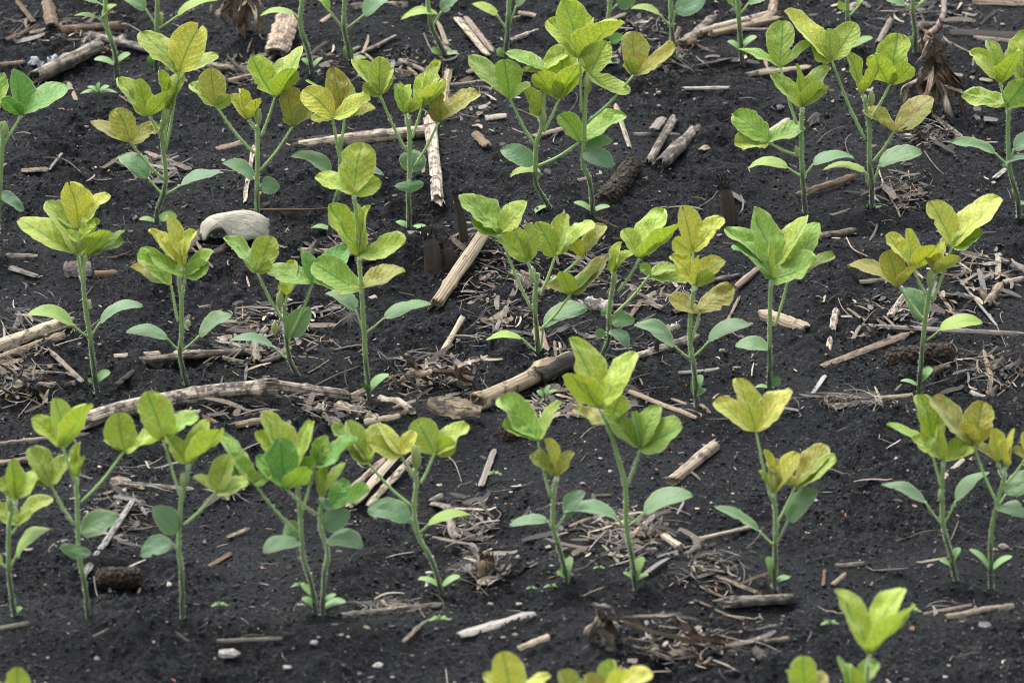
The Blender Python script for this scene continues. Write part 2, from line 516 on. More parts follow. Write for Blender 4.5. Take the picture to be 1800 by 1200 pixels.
# soil crumbs: thousands of irregular lumps, one object
def crumbs(name, n, rmin, rmax, cols, mat, power=2.5, sink=0.3, smooth=True):
    t = (1 + 5 ** 0.5) / 2
    ico = np.array([(-1, t, 0), (1, t, 0), (-1, -t, 0), (1, -t, 0), (0, -1, t), (0, 1, t), (0, -1, -t), (0, 1, -t), (t, 0, -1), (t, 0, 1), (-t, 0, -1), (-t, 0, 1)], float)
    ico /= np.linalg.norm(ico[0])
    fc = np.array([(0, 11, 5), (0, 5, 1), (0, 1, 7), (0, 7, 10), (0, 10, 11), (1, 5, 9), (5, 11, 4), (11, 10, 2), (10, 7, 6), (7, 1, 8), (3, 9, 4), (3, 4, 2), (3, 2, 6), (3, 6, 8), (3, 8, 9), (4, 9, 5), (2, 4, 11), (6, 2, 10), (8, 6, 7), (9, 8, 1)])
    x, y = scatter(n)
    r = rmin + (rmax - rmin) * NR.rand(n) ** power
    z = h_full(x, y) + r * (0.5 - sink)
    P = ico[None] * (1 + 0.35 * (NR.rand(n, 12, 1) - 0.5) * 2)
    sc = NR.uniform(0.65, 1.25, (n, 1, 3))
    P = P * sc
    a = NR.rand(n) * 6.283
    ca, sa = np.cos(a)[:, None], np.sin(a)[:, None]
    P = np.stack([P[..., 0] * ca - P[..., 1] * sa, P[..., 0] * sa + P[..., 1] * ca, P[..., 2]], -1)
    P = P * r[:, None, None] + np.stack([x, y, z], -1)[:, None, :]
    F = (fc[None] + (np.arange(n) * 12)[:, None, None]).reshape(-1, 3)
    cc = np.array(cols)[NR.randint(0, len(cols), n)] * NR.uniform(0.55, 1.15, (n, 1))
    return fast_mesh(name, P.reshape(-1, 3), F, mat, smooth=smooth, col=np.repeat(cc, 12, axis=0))

tag(crumbs("soil_crumbs", 60000, 0.00035, 0.0017, [(0.005, 0.0055, 0.007), (0.011, 0.012, 0.0145), (0.030, 0.032, 0.036), (0.008, 0.0085, 0.010), (0.016, 0.017, 0.020), (0.055, 0.056, 0.060), (0.007, 0.007, 0.008)], M_CRUMB, 2.6, smooth=False), kind="stuff")
tag(crumbs("grit", 3600, 0.0003, 0.0010, [(0.45, 0.43, 0.40), (0.28, 0.20, 0.13), (0.2, 0.2, 0.21), (0.35, 0.25, 0.16)], M_CRUMB, 2.5, 0.1), kind="stuff")
# ------------------------------------------------------------------ leaves
LC = {  # albedo, speckle
    'y': ((0.54, 0.53, 0.07), 0.10), 'l': ((0.405, 0.495, 0.065), 0.06), 'g': ((0.27, 0.41, 0.06), 0.05),
    'd': ((0.15, 0.33, 0.05), 0.05), 'b': ((0.38, 0.385, 0.065), 0.95), 'B': ((0.36, 0.33, 0.06), 1.0),
    'u': ((0.135, 0.255, 0.115), 0.0), 'm': ((0.35, 0.44, 0.06), 0.55), 'k': ((0.21, 0.37, 0.12), 0.0),
}
VIEW = FW

def leaf_color(c):
    (r, g, b), sp = LC[c]
    j = R.uniform(0.88, 1.12); h = R.uniform(-0.06, 0.06)
    return (r * j * (1 + h), g * j, b * j * R.uniform(0.8, 1.3), 1.0 - max(0, min(1, sp * R.uniform(0.6, 1.3))))

def leaf_frame(B, T, w, w_true_ratio=0.70, flip=False):
    d = T - B; L = np.linalg.norm(d); t = d / L
    s0 = unit(np.cross(t, VIEW)); n0 = unit(np.cross(s0, t))
    W = max(w, min(w_true_ratio * L, w * 2.2))
    ph = math.acos(min(1.0, w / W))
    best = None
    for sg in (1, -1):
        S = math.cos(ph) * s0 + sg * math.sin(ph) * n0
        N = np.cross(S, t)
        for m in (1, -1):
            if best is None or (N * m)[2] > best[0]:
                best = ((N * m)[2], S, N * m)
    if flip:
        S = math.cos(ph) * s0 - np.dot(best[1], n0) * n0
        N = np.cross(S, t); N = N if N[2] > 0 else -N
        return L, t, S, N, W
    return L, t, best[1], best[2], W

def leaf_mesh(B, T, w, arch=0.08, fold=0.22, notch=0.0, shape=(0.62, 0.62), ruffle=1.0, flip=False, nU=18, nV=10, thick=0.0):
    L, t, S, N, W = leaf_frame(B, T, w, flip=flip)
    a, b = shape
    um = a / (a + b); pm = um ** a * (1 - um) ** b
    ph1, ph2, ph3 = R.uniform(0, 6.28), R.uniform(0, 6.28), R.uniform(0, 6.28)
    f1, f2 = R.uniform(5, 9), R.uniform(9, 15)
    tw = R.uniform(-0.25, 0.25)
    asym = R.uniform(-0.10, 0.10)
    bend = R.uniform(-0.05, 0.05)
    V = []; UV = []
    ox, oy = R.uniform(0, 200), R.uniform(0, 200)
    bite = (R.uniform(.25, .9), R.choice((-1, 1)), R.uniform(.03, .06), R.uniform(.12, .4)) if (ruffle > .5 and R.random() < .3) else None
    us = [0.004] + list(np.linspace(0.04, 0.97, nU - 1)) + [0.998]
    for u in us:
        p = (u ** a * (1 - u) ** b) / pm
        hw = W / 2 * p
        tc = u * u * tw
        s = S * math.cos(tc) + N * math.sin(tc); n = N * math.cos(tc) - S * math.sin(tc)
        base = B + t * (L * u) + N * (L * (arch * 4 * u * (1 - u) - 0.0)) + S * (L * bend * math.sin(math.pi * u)) - N * (L * 0.10 * max(0, u - 0.6) ** 1.5)
        for j in range(nV + 1):
            v = -1 + 2 * j / nV
            av = abs(v)
            edge = 1 + ruffle * (0.030 * math.sin(f2 * u + ph3 + (3 if v > 0 else 0)) + 0.02 * math.sin(31 * u + ph2)) * av
            edge += ruffle * 0.16 * float(vnoise(u * 3.2 + ox, (2 if v > 0 else 7) + oy)) * av + ruffle * 0.07 * float(vnoise(u * 14 + ox, (2 if v > 0 else 7) + oy)) * av
            if bite and v * bite[1] > 0: edge *= 1 - bite[3] * math.exp(-((u - bite[0]) / bite[2]) ** 2) * av ** 2
            off = s * (v * hw * edge * (1 + asym * (1 if v > 0 else -1)))
            z = fold * hw * (av ** 1.3) + ruffle * W * 0.035 * math.sin(f1 * u + (ph1 if v > 0 else ph2)) * av ** 2
            lat = (u - 0.30 * av ** 1.25) * 7.0
            z += ruffle * W * 0.004 * math.cos(2 * math.pi * lat) * math.sin(math.pi * min(1, av * 1.1)) * (p)
            z += ruffle * W * (0.10 * float(vnoise(u * 4.5 + ox, v * 2.2 + oy)) + 0.05 * float(vnoise(u * 11 + ox, v * 5 + oy)))
            pt = base + off + n * z
            if notch: pt = pt - t * (L * notch * math.exp(-(v / 0.45) ** 2) * u ** 5)
            V.append(pt); UV.append((u, v * 0.5 + 0.5))
    k = nV + 1
    F = [(i * k + j, i * k + j + 1, (i + 1) * k + j + 1, (i + 1) * k + j) for i in range(len(us) - 1) for j in range(nV)]
    mb = MB()
    if not thick:
        mb.add(V, F, UV)
        for _ in range(int(70 * min(1.5, L / 0.02))):
            f = R.uniform(0.05, 0.985) * (len(us) - 1); i = min(int(f), len(us) - 2); f -= i
            e = R.choice((0, nV))
            p = V[i * k + e] * (1 - f) + V[(i + 1) * k + e] * f
            sd = S * (1 if e else -1) + t * R.uniform(-.2, .9) + N * R.uniform(-.4, .6)
            mb.add([p - t * 9e-5, p + t * 9e-5, p + unit(sd) * R.uniform(.0005, .0011)], [(0, 1, 2)], [(-1, 0.5)] * 3)
    else:           # plump cotyledon: closed lens
        m = len(V); V2 = []
        for i, u in enumerate(us):
            for j in range(k):
                v = -1 + 2 * j / nV
                V2.append(V[i * k + j] - N * (thick * math.sqrt(max(0, 1 - v * v)) * math.sin(math.pi * min(0.98, max(0.02, u))) ** 0.5))
        F2 = [tuple(reversed([q + m for q in f])) for f in F]
        rim = []
        for i in range(len(us) - 1):
            rim.append((i * k, (i + 1) * k, (i + 1) * k + m, i * k + m))
            e = k - 1
            rim.append((i * k + e, i * k + e + m, (i + 1) * k + e + m, (i + 1) * k + e))
        mb.add(V + V2, F + F2 + rim, UV + UV)
    return mb

def hairs(mb, pts, rad, n, ln):
    m = len(pts)
    for _ in range(n):
        f = R.uniform(0.08, 0.99) * (m - 1); i = min(int(f), m - 2); f -= i
        p = pts[i] * (1 - f) + pts[i + 1] * f
        r = rad(min(1, (i + f) / (m - 1)))
        t = unit(pts[i + 1] - pts[i])
        d = unit(np.cross(t, np.array([R.gauss(0, 1), R.gauss(0, 1), R.gauss(0, 1)])))
        b = p + d * r * 0.9
        tip = b + (d + t * R.uniform(-0.2, 0.5)) * ln * R.uniform(0.5, 1.2)
        s = unit(np.cross(d, t)) * 0.00010
        mb.add([b - s, b + s, tip], [(0, 1, 2)], [(-1, 0)] * 3)

def tube(name, pts, r0, r1, parent, origin, color, fuzz=0, n=None, k=8, bulge=()):
    P = smooth_path(pts, n or max(6, 5 * len(pts)))
    def rad(t):
        r = r0 + (r1 - r0) * t
        for bt in bulge: r *= 1 + 0.35 * math.exp(-((t - bt) / 0.018) ** 2)
        return r
    mb = MB()
    sweep(mb, P, np.array([1.0, 0.1, 0.02]) if abs(unit(P[-1] - P[0])[0]) < 0.9 else np.array([0, 1.0, 0.2]), lambda t: circ(rad(t), k))
    if fuzz: hairs(mb, P, rad, fuzz, 0.0016)
    return mb.obj(name, M_STEM, parent, origin, color=color)

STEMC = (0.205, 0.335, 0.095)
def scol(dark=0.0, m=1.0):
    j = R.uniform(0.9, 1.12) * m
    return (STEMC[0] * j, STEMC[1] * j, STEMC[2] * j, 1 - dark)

def auto_dz(dx, dy, L):
    up = -dy / max(L, 1)
    return L * (0.38 * max(0, up) + 0.05)

SEED_POS = []            # (x px, y px, phrase) used as landmarks in labels

def build_plant(label, cat, group, txt, name="soybean_seedling", place=None):
    lines = [l.strip() for l in txt.strip().split("\n") if l.strip()]
    st = [float(q) for q in lines[0].split()[1:]]
    sp = list(zip(st[0::2], st[1::2]))
    b = ground(*sp[0])
    y0 = b[1]; mp = mpp(y0)
    root = empty(name, b)
    tag(root, label, cat, group)
    if place: SEED_POS.append((sp[0][0], sp[0][1], place))
    wob = R.uniform(-6, 6)
    def W3(px, py, dpx=0.0): return at(px, py, y0 + dpx * mp)
    pts = [W3(sp[0][0], sp[0][1]) - np.array([0, 0, 0.008])]
    tot = len(sp) - 1
    for i, (x, y) in enumerate(sp):
        pts.append(W3(x, y, wob * math.sin(i / max(1, tot) * math.pi)))
    tiny = name != "soybean_seedling"
    rr = 1.0 if not tiny else 0.35
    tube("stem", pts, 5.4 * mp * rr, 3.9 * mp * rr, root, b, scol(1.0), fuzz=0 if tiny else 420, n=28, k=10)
    nt_ = 0
    for l in lines[1:]:
        k, rest = l[0], l[1:]
        if k == 'T':
            segs = rest.split('|')
            h = [q for q in segs[0].split()]
            ax, ay, nx_, ny_ = map(float, h[:4])
            nd = float(h[4]) if len(h) > 4 else (18 if nt_ % 2 else -16) * (1 if ny_ > ay - 400 else 1)
            nt_ += 1
            A = W3(ax, ay); Nn = W3(nx_, ny_, nd)
            mid = (A + Nn) / 2 + np.array([0, 0, -0.05 * np.linalg.norm(Nn - A)])
            pw = (3.0 if np.linalg.norm(Nn - A) > 0.012 else 2.4) * mp * rr
            pet = tube("petiole", [A, mid, Nn], pw, pw * 0.8, root, b, scol(0, 1.25), fuzz=0 if tiny else 120, n=10)
            for sgm in segs[1:]:
                q = sgm.split(); tx, ty, w = map(float, q[:3]); c = q[3][0]; fl = q[3][1:]
                Lp = math.hypot(tx - nx_, ty - ny_)
                dz = auto_dz(tx - nx_, ty - ny_, Lp)
                if '-' in fl: dz = -0.40 * Lp
                if '+' in fl: dz = 0.75 * Lp
                if '0' in fl: dz = 0.0
                T = W3(tx, ty, nd + dz)
                if w > 20: w *= 1.10
                young = w < 27 and Lp < 75
                mb = leaf_mesh(Nn, T, w * mp, arch=R.uniform(-0.04, 0.05) if '-' not in fl else R.uniform(-0.08, -0.02),
                               fold=R.uniform(0.30, 0.5) if young else R.uniform(0.15, 0.36),
                               notch=0.12 if 'n' in fl else 0.0,
                               shape=(R.uniform(0.50, 0.62), R.uniform(0.40, 0.56)), flip='f' in fl, ruffle=R.uniform(0.7, 1.6))
                mb.obj("leaflet", M_LEAF, pet, b, color=leaf_color(c))
        elif k == 'U':
            q = rest.split(); ax, ay, bx, by, tx, ty, w = map(float, q[:7]); c = q[7][0]; fl = q[7][1:]
            A = W3(ax, ay); dpt = R.uniform(-6, 6)
            if '+' in fl: dpt = 14
            if '-' in fl: dpt = -14
            Bp = W3(bx, by, dpt)
            Lp = math.hypot(tx - bx, ty - by)
            dz = 0.12 * Lp
            if '-' in fl: dz = -0.7 * Lp
            if '+' in fl: dz = 0.6 * Lp
            pet = tube("petiole", [A, (A + Bp) / 2 + np.array([0, 0, -0.0006]), Bp], 2.5 * mp * rr, 2.0 * mp * rr, root, b, scol(0, 1.05), fuzz=0 if tiny else 30, n=8)
            mb = leaf_mesh(Bp, W3(tx, ty, dpt + dz), w * mp, arch=R.uniform(0.08, 0.15), fold=R.uniform(0.05, 0.2), shape=(0.50, 0.68), ruffle=R.uniform(0.3, 0.8))
            mb.obj("leaf_blade", M_PLAIN, pet, b, color=leaf_color(c))
        elif k == 'C':
            q = rest.split(); ax, ay, tx, ty, w = map(float, q[:5]); c = q[5][0] if len(q) > 5 else 'k'
            Lp = math.hypot(tx - ax, ty - ay)
            side = -1 if (len(q) > 5 and '-' in q[5]) else 1
            A = W3(ax, ay); T = W3(tx, ty, side * 0.25 * Lp)
            mb = leaf_mesh(A, T, w * mp, arch=0.12, fold=0.10, shape=(0.55, 0.42), ruffle=0.15, nU=10, nV=8, thick=w * mp * 0.14)
            mb.obj("cotyledon", M_PLAIN, root, b, color=leaf_color(c))
        elif k == 'B':
            q = rest.split(); x, y, w = map(float, q[:3])
            A = W3(x, y + w * 0.9, -2); T = W3(x + R.uniform(-3, 3), y - w * 1.1, -2)
            P = [A + (T - A) * t for t in np.linspace(0, 1, 9)]
            mb = MB()
            sweep(mb, P, np.array([1.0, 0, 0]), lambda t: circ(max(0.08, math.sin(math.pi * (0.06 + 0.9 * t)) ** 0.8) * w / 2 * mp, 9))
            hairs(mb, P, lambda t: w / 2 * mp * 0.8, 60, 0.0014)
            mb.obj("bud", M_STEM, root, b, color=(0.26, 0.34, 0.10, 1))
    return root

G_ROW = {'A': "soybean seedlings of the front full row", 'B': "soybean seedlings of the second row", 'C': "soybean seedlings of the third row",
         'D': "soybean seedlings along the top edge", 'E': "soybean seedlings cut by the bottom edge"}
PLANTS = r'''
P A|first front-row seedling|short seedling at the left edge of the front row, three yellow-green top leaflets
S 26 1084 16 1010 16 925 24 885 26 872
T 24 895 28 876 | 2 838 30 l | 22 806 34 l | 75 823 28 l
T 18 940 32 920 | -14 890 34 m | 92 874 26 m | 58 903 18 m-
U 16 1000 28 976 91 928 30 g
U 16 1000 4 990 -34 968 20 g
C 26 1080 38 1066 11 k
B 17 886 13
P A|second front-row seedling|tall forked seedling, second in front row, its right branch holding round green-veined leaflets
S 156 1092 149 1027 139 975 136 897 134 845
T 134 850 110 784 -14 | 57 732 34 l | 97 699 42 l | 152 708 34 l-
T 143 882 219 792 20 | 208 724 58 m | 183 772 14 l | 308 744 32 l-
T 130 922 90 853 -12 | 52 786 42 m | 120 800 30 m | 62 846 16 b
T 134 850 136 838 0 | 139 776 20 l | 147 800 14 l- | 128 790 12 l
U 138 940 142 935 210 905 48 u
U 138 965 137 957 130 982 62 u-
P A|third front-row seedling|forked seedling, third in front row, one large round vein-striped leaflet on its left branch
S 321 1088 319 1005 314 957 318 884 327 845 331 818
T 331 822 332 814 -10 | 293 762 34 l | 365 736 40 l | 384 752 34 l-
T 320 880 288 772 18 | 258 687 62 m | 346 727 28 g | 306 748 24 l-
T 323 922 380 864 -16 | 402 798 42 m | 338 838 20 m | 436 846 28 l-
U 315 958 312 935 270 890 48 u
U 314 965 303 955 246 974 38 u
B 323 846 14
P A|fourth front-row seedling|bushy bright green seedling, fourth in front row, sharing its spot with a close neighbour
S 556 1083 546 1022 533 979 529 923 524 866 520 845
T 524 936 446 848 -34 | 401 798 44 g | 386 760 34 g+ | 476 830 26 g-
T 520 850 512 834 14 | 466 722 40 l | 547 738 30 l | 451 757 26 l | 556 812 26 g-
T 529 905 553 820 22 | 574 764 34 g | 624 772 32 d- | 560 790 20 g
U 529 965 528 938 499 925 42 u+
U 533 978 526 952 462 968 28 u-
C 557 1070 531 1050 15 k
C 556 1062 532 1026 14 k
P A|fifth front-row seedling|deep green crumpled-leaf seedling, fifth in front row, growing against its bushy left neighbour
S 567 1083 570 1009 576 970 563 923 566 866
T 560 905 502 858 -40 | 493 770 62 d | 543 823 34 g- | 452 800 34 d
T 566 880 566 872 -6 | 576 806 18 l | 607 812 20 l | 556 824 18 l-
T 572 925 584 892 10 | 610 842 36 d | 648 858 24 d- | 556 880 20 u-
U 566 925 568 924 615 898 46 u
U 575 970 576 947 637 962 36 u-
C 568 1070 607 1055 16 k
C 568 1062 590 1043 9 k
P A|sixth front-row seedling|seedling with a bent lower stem, three branches and a round fuzzy bud on top
S 780 1052 758 983 735 940 728 892 732 849 728 824
T 724 890 646 812 14 | 583 746 32 g | 612 738 30 m | 668 742 34 m | 612 786 26 b-
T 730 840 704 799 -16 | 648 776 36 y- | 664 744 26 y | 728 756 26 y
T 739 850 764 796 12 | 732 736 54 l | 822 744 32 l | 800 778 38 l-
U 732 938 722 910 646 893 44 u
U 733 938 753 922 826 903 20 g
C 774 1032 735 1016 12 k
C 776 1032 808 1011 12 k
B 732 806 21
P A|seventh front-row seedling|small seedling, seventh in front row, green leaf pair above and dull yellow young leaves below
S 999 1032 984 966 973 927 973 871 977 840
T 967 873 946 775 12 | 880 696 44 g | 884 746 24 g- | 985 703 26 m
T 977 846 980 834 -10 | 933 798 28 b | 957 770 22 y | 1007 793 24 b | 975 826 20 y-
U 974 932 962 915 895 922 20 u
U 975 930 993 906 1026 862 32 u
C 997 1022 1004 978 22 k
C 997 1018 979 1004 10 k-
P A|eighth front-row seedling|tallest front-row seedling, long pointed lime leaflets on top and a glossy green fan right
S 1118 1040 1110 975 1101 923 1099 853 1088 810 1071 754 1055 722
T 1058 730 1052 716 -12 | 1004 592 48 l | 1002 656 50 l- | 1118 619 44 l
T 1071 757 1068 748 20 | 1092 692 46 m | 1007 718 24 b | 1108 715 18 g
T 1101 855 1125 788 -20 | 1067 732 36 g | 1112 722 22 g | 1158 712 34 g | 1197 745 50 g-
U 1101 927 1084 909 990 899 26 u
U 1103 925 1132 900 1217 868 36 u
C 1116 1025 1130 978 24 k
C 1116 1022 1096 1006 10 k-
C 1116 1022 1140 1008 10 k
P A|ninth front-row seedling|seedling with one bright yellow crown lifted high on a long stalk
S 1361 1033 1363 957 1363 905 1359 866
T 1357 880 1329 760 14 | 1256 704 36 y | 1294 664 48 y | 1386 681 46 y
T 1359 872 1359 866 -8 | 1346 788 16 y | 1402 794 30 y | 1336 826 14 y
T 1365 920 1398 854 12 | 1350 808 26 b | 1452 781 34 b | 1468 805 28 m-
U 1360 957 1334 932 1256 888 18 u
U 1364 955 1385 914 1437 860 40 u
C 1360 1022 1349 978 24 k
C 1361 1024 1388 1013 11 k
B 1358 852 18
P A|tenth front-row seedling|slim seedling, second from right in front row, with narrow side leaves like wings
S 1680 1022 1669 966 1658 923 1656 862 1658 814
T 1658 818 1658 808 -14 | 1603 768 30 l | 1704 772 30 l | 1650 750 16 l- | 1712 790 18 l-
T 1655 855 1638 790 20 | 1617 692 52 m | 1559 743 16 g | 1668 726 22 m
U 1656 922 1626 882 1549 850 22 u
U 1659 920 1680 880 1739 829 24 u
C 1674 990 1687 962 19 k
C 1673 996 1652 984 12 k-
B 1653 872 11
P A|eleventh front-row seedling|rightmost seedling of the front row, rusty bronze leaflets above and clustered yellow buds
S 1742 1034 1742 940 1751 892 1764 845 1766 830
T 1751 881 1710 780 16 | 1640 696 38 b | 1726 704 54 b | 1696 742 24 b-
T 1764 840 1753 811 -12 | 1711 780 20 b | 1746 752 30 y | 1782 775 20 y
T 1766 853 1808 798 8 | 1798 758 24 y | 1845 770 30 y | 1780 790 20 b-
T 1764 835 1768 820 -20 | 1782 752 16 y | 1760 776 16 y-
U 1753 890 1768 868 1822 832 44 u+
U 1750 895 1754 891 1802 908 30 u-
C 1740 1004 1705 964 14 k
C 1743 1004 1778 976 11 k
P B|first second-row seedling|vigorous yellow-green seedling at left of second row with many overlapping leaflets
S 170 684 163 635 158 590 149 530 145 467 142 440
T 146 500 136 446 -22 | 31 386 46 l | 156 432 20 l- | 84 352 36 l
T 145 470 140 400 16 | 121 319 54 yn | 192 341 32 y | 92 362 30 l
T 145 480 152 448 -8 | 187 404 34 l- | 216 421 30 g | 219 404 14 g
T 143 450 140 424 -16 | 162 382 26 l | 118 404 20 l | 176 386 16 l
U 155 592 128 571 48 550 24 g
U 159 590 176 566 251 536 24 u
C 168 672 193 652 20 k
C 168 672 154 667 11 k-
B 158 536 9
P B|second second-row seedling|seedling with upright yellow young leaflets above a green lower fan
S 331 684 317 628 319 586 319 530 315 490
T 319 520 326 483 -22 | 268 450 28 g | 365 464 34 g- | 375 440 28 g
T 316 500 312 465 8 | 294 376 30 y | 263 402 26 y | 341 403 26 y
T 315 490 322 470 -18 | 325 418 16 y | 304 424 14 y
T 313 565 301 502 12 | 230 467 22 B | 249 434 32 g
U 318 618 294 595 221 582 24 u
U 318 618 350 590 407 551 26 u
C 329 682 312 676 14 k
B 330 570 8
P B|third second-row seedling|low forked seedling, third in second row, with deep green right leaflet and pale bud
S 524 663 508 628 503 586 500 551 500 535
T 497 563 452 479 -10 | 395 415 32 g | 478 415 46 m | 474 456 28 l-
T 510 593 543 540 552 | 0 0 1 l
T 500 540 505 520 6 | 514 456 28 l | 532 474 20 l | 492 500 16 l-
U 506 631 480 609 403 597 15 u
U 507 600 510 590 545 540 46 u
B 491 528 16
B 483 578 13
P B|fourth second-row seedling|tallest second-row seedling, whose vein-striped crown overlaps the row behind
S 650 709 643 635 640 586 636 516 631 453 627 380 622 345
T 622 350 622 341 -4 | 555 309 34 l | 636 250 62 m | 668 316 34 l
T 632 455 633 450 -14 | 581 357 44 l | 712 421 34 l- | 627 356 18 l | 648 360 24 l
T 636 515 634 508 -8 | 551 460 48 g | 556 494 26 m- | 712 474 34 b
U 640 586 625 544 573 514 28 u+
U 641 586 675 559 758 533 24 u
C 648 690 683 657 20 k
C 648 690 635 674 12 d-
P B|fifth second-row seedling|spreading second-row seedling left of centre, its green crown leaning over a corn stalk
S 947 630 943 579 940 530 943 495 945 480
T 934 543 879 410 -12 | 808 342 46 g | 925 353 42 m | 828 388 26 g-
T 943 500 928 458 -22 | 880 408 34 l | 925 390 24 l | 908 400 20 l-
T 950 518 976 450 10 | 944 390 46 l | 1040 386 28 l | 994 375 34 m
T 950 580 1004 516 -14 | 1068 448 34 b | 958 499 22 b | 990 476 32 m- | 1060 470 20 g
T 960 500 1024 450 24 | 1064 395 26 b | 1000 420 24 y
U 950 622 955 572 1032 538 34 u
U 946 620 917 594 854 596 13 g
B 937 484 15
P B|sixth second-row seedling|curved-stem seedling between two others in second row, spreading lime crown on its right branch
S 1052 640 1069 597 1071 544 1076 509 1080 490
T 1087 512 1125 454 -10 | 1096 402 30 l | 1166 366 46 l | 1193 394 32 l-
T 1080 552 1143 483 12 | 1127 462 20 g | 1208 494 26 m | 1190 470 20 m
T 1080 500 1078 478 -4 | 1091 424 20 l | 1113 443 18 l | 1082 446 14 l-
U 1070 570 1074 566 1116 562 30 u
U 1068 590 1074 580 1105 612 26 u-
U 1068 590 1064 583 1047 590 18 u
U 1071 560 1066 556 1062 540 20 u+
B 1078 492 13
P B|seventh second-row seedling|seedling with a pale yellow veined crown over two dark bronze lower leaflets
S 1225 716 1220 646 1214 611 1213 565 1218 516 1221 503
T 1219 512 1218 442 16 | 1201 360 46 yn | 1271 382 40 y | 1184 420 32 y
T 1221 510 1223 502 -14 | 1180 448 36 y | 1273 456 36 y | 1225 450 14 y- | 1252 478 28 l-
T 1216 598 1230 549 -6 | 1177 519 28 B | 1289 503 38 B
U 1213 630 1186 608 1115 569 32 u
U 1215 630 1246 600 1319 569 26 u
C 1222 698 1233 659 23 k
C 1222 694 1241 684 13 k-
P B|eighth second-row seedling|sturdy bright green rosette seedling right of centre in second row
S 1352 684 1353 628 1353 565 1355 495
T 1356 500 1357 490 -26 | 1290 427 38 d | 1433 452 44 g- | 1355 428 14 l-
T 1356 505 1360 470 10 | 1276 399 28 g | 1326 363 56 g | 1419 377 36 l
T 1362 574 1386 488 22 | 1438 390 46 g | 1466 446 20 m | 1372 450 20 g
U 1355 617 1352 614 1292 606 26 u
C 1354 672 1373 668 24 k
C 1352 682 1327 680 8 k
P B|ninth second-row seedling|wide rightmost second-row seedling carrying large yellow leaflets and a bronze left branch
S 1616 684 1619 635 1626 565 1633 516 1636 505
T 1624 563 1581 503 -12 | 1490 464 28 B | 1560 440 46 b | 1612 468 20 b-
T 1628 518 1605 471 10 | 1560 410 32 y | 1597 401 34 y | 1646 431 32 y-
T 1638 532 1673 433 -10 | 1634 354 44 y | 1758 346 44 y | 1727 408 32 g-
T 1636 510 1645 480 -20 | 1668 418 22 y | 1685 450 24 y- | 1626 452 14 b
U 1624 570 1622 562 1588 504 46 u+
U 1628 598 1652 580 1727 565 24 g
C 1616 672 1638 646 20 k
C 1614 678 1583 668 9 k
B 1637 493 18
P C|seedling at the left edge|dark green healthy seedling half cut off by the left edge
S -6 455 -3 380 0 326 4 252 4 215
T 3 255 38 202 -10 | 120 153 42 d | 26 121 42 d | 8 170 30 d-
T 3 230 -8 195 10 | -45 150 44 d | 6 128 34 g | -60 190 30 d
T 2 262 -30 232 -6 | -80 200 34 d | -40 180 34 d
U 0 335 -4 344 43 370 22 u
B 10 228 14
P C|first third-row seedling|leftmost full seedling of the third row, big yellow striped crown and a rusty lower-left leaf
S 275 396 277 368 289 333 291 298 284 238 285 212
T 291 265 314 128 14 | 246 56 40 m | 352 42 66 yn | 384 98 26 l
T 284 240 263 203 -10 | 208 135 34 l | 245 138 36 l | 304 158 26 l-
T 287 315 229 250 -14 | 159 212 28 B | 204 190 46 b | 281 221 32 b
T 288 250 296 192 2 | 281 123 22 l | 322 124 30 l | 305 150 20 l-
U 286 342 260 312 210 272 40 u+
U 289 342 317 326 393 303 24 u
C 276 392 245 384 11 k
C 276 388 310 378 22 k
B 289 205 16
P C|second third-row seedling|three-branched seedling behind the bleached white leaf, round speckled leaflet on its left branch
S 452 410 452 343 452 301 453 245 452 220
T 446 269 380 187 -12 | 334 146 28 m | 370 119 48 b | 404 168 26 m-
T 452 228 437 210 -14 | 405 166 26 y | 421 155 24 y | 451 174 20 y-
T 459 240 484 169 10 | 443 99 42 l | 530 80 40 l | 512 118 36 l-
T 458 299 515 222 -10 | 502 152 44 b | 547 190 22 b | 497 208 12 m-
U 452 305 446 315 391 286 28 u
U 453 325 460 325 492 330 34 u-
B 454 206 15
P C|third third-row seedling|seedling with flat-spread yellow leaflets just behind the tallest second-row seedling
S 580 417 583 378 598 322 598 280 598 240
T 596 274 585 206 -14 | 533 157 46 y | 650 172 38 y- | 546 208 22 y
T 598 262 606 206 16 | 613 144 34 b | 584 118 50 b | 540 138 12 l | 660 190 24 b
U 597 310 581 306 514 271 30 u
U 598 310 612 298 675 306 16 u
C 582 404 546 400 12 k
C 582 400 596 382 18 k
P C|fourth third-row seedling|many-leaved seedling with a long left branch and rusty leaflets to its right
S 720 417 718 343 720 301 720 245 718 217
T 715 267 668 167 -10 | 619 103 28 l | 668 99 44 m | 690 120 24 l | 638 152 26 l-
T 718 222 713 200 -20 | 696 147 26 l | 718 148 24 l | 737 172 22 l-
T 724 243 741 190 10 | 772 107 36 l | 777 140 32 l- | 745 128 18 l
T 729 292 771 215 -6 | 842 162 32 b | 774 163 28 b | 757 190 24 b-
U 720 305 724 303 729 262 52 u+
U 719 320 720 318 722 338 56 u-
C 719 405 696 389 15 k
C 719 408 749 396 11 k
B 718 214 13
P C|fifth third-row seedling|slanting-stem seedling whose broad lime leaflets sit left of the tallest third-row crown
S 966 373 962 357 943 326 941 291 943 252 952 224 950 208
T 941 257 896 173 -14 | 824 98 34 g | 886 104 46 g | 932 150 18 g-
T 950 212 947 204 -10 | 923 153 24 l | 950 158 22 l-
T 955 232 983 174 6 | 990 76 62 l | 944 128 42 l- | 1018 110 40 l-
T 955 228 958 124 24 | 889 92 26 g | 914 126 18 y | 1000 90 24 l
T 945 292 1020 249 -10 | 984 200 34 g | 993 236 12 g | 1100 202 34 g
U 941 300 938 288 880 262 40 u
U 944 315 950 302 896 309 14 g
C 963 362 938 374 9 k-
B 955 207 15
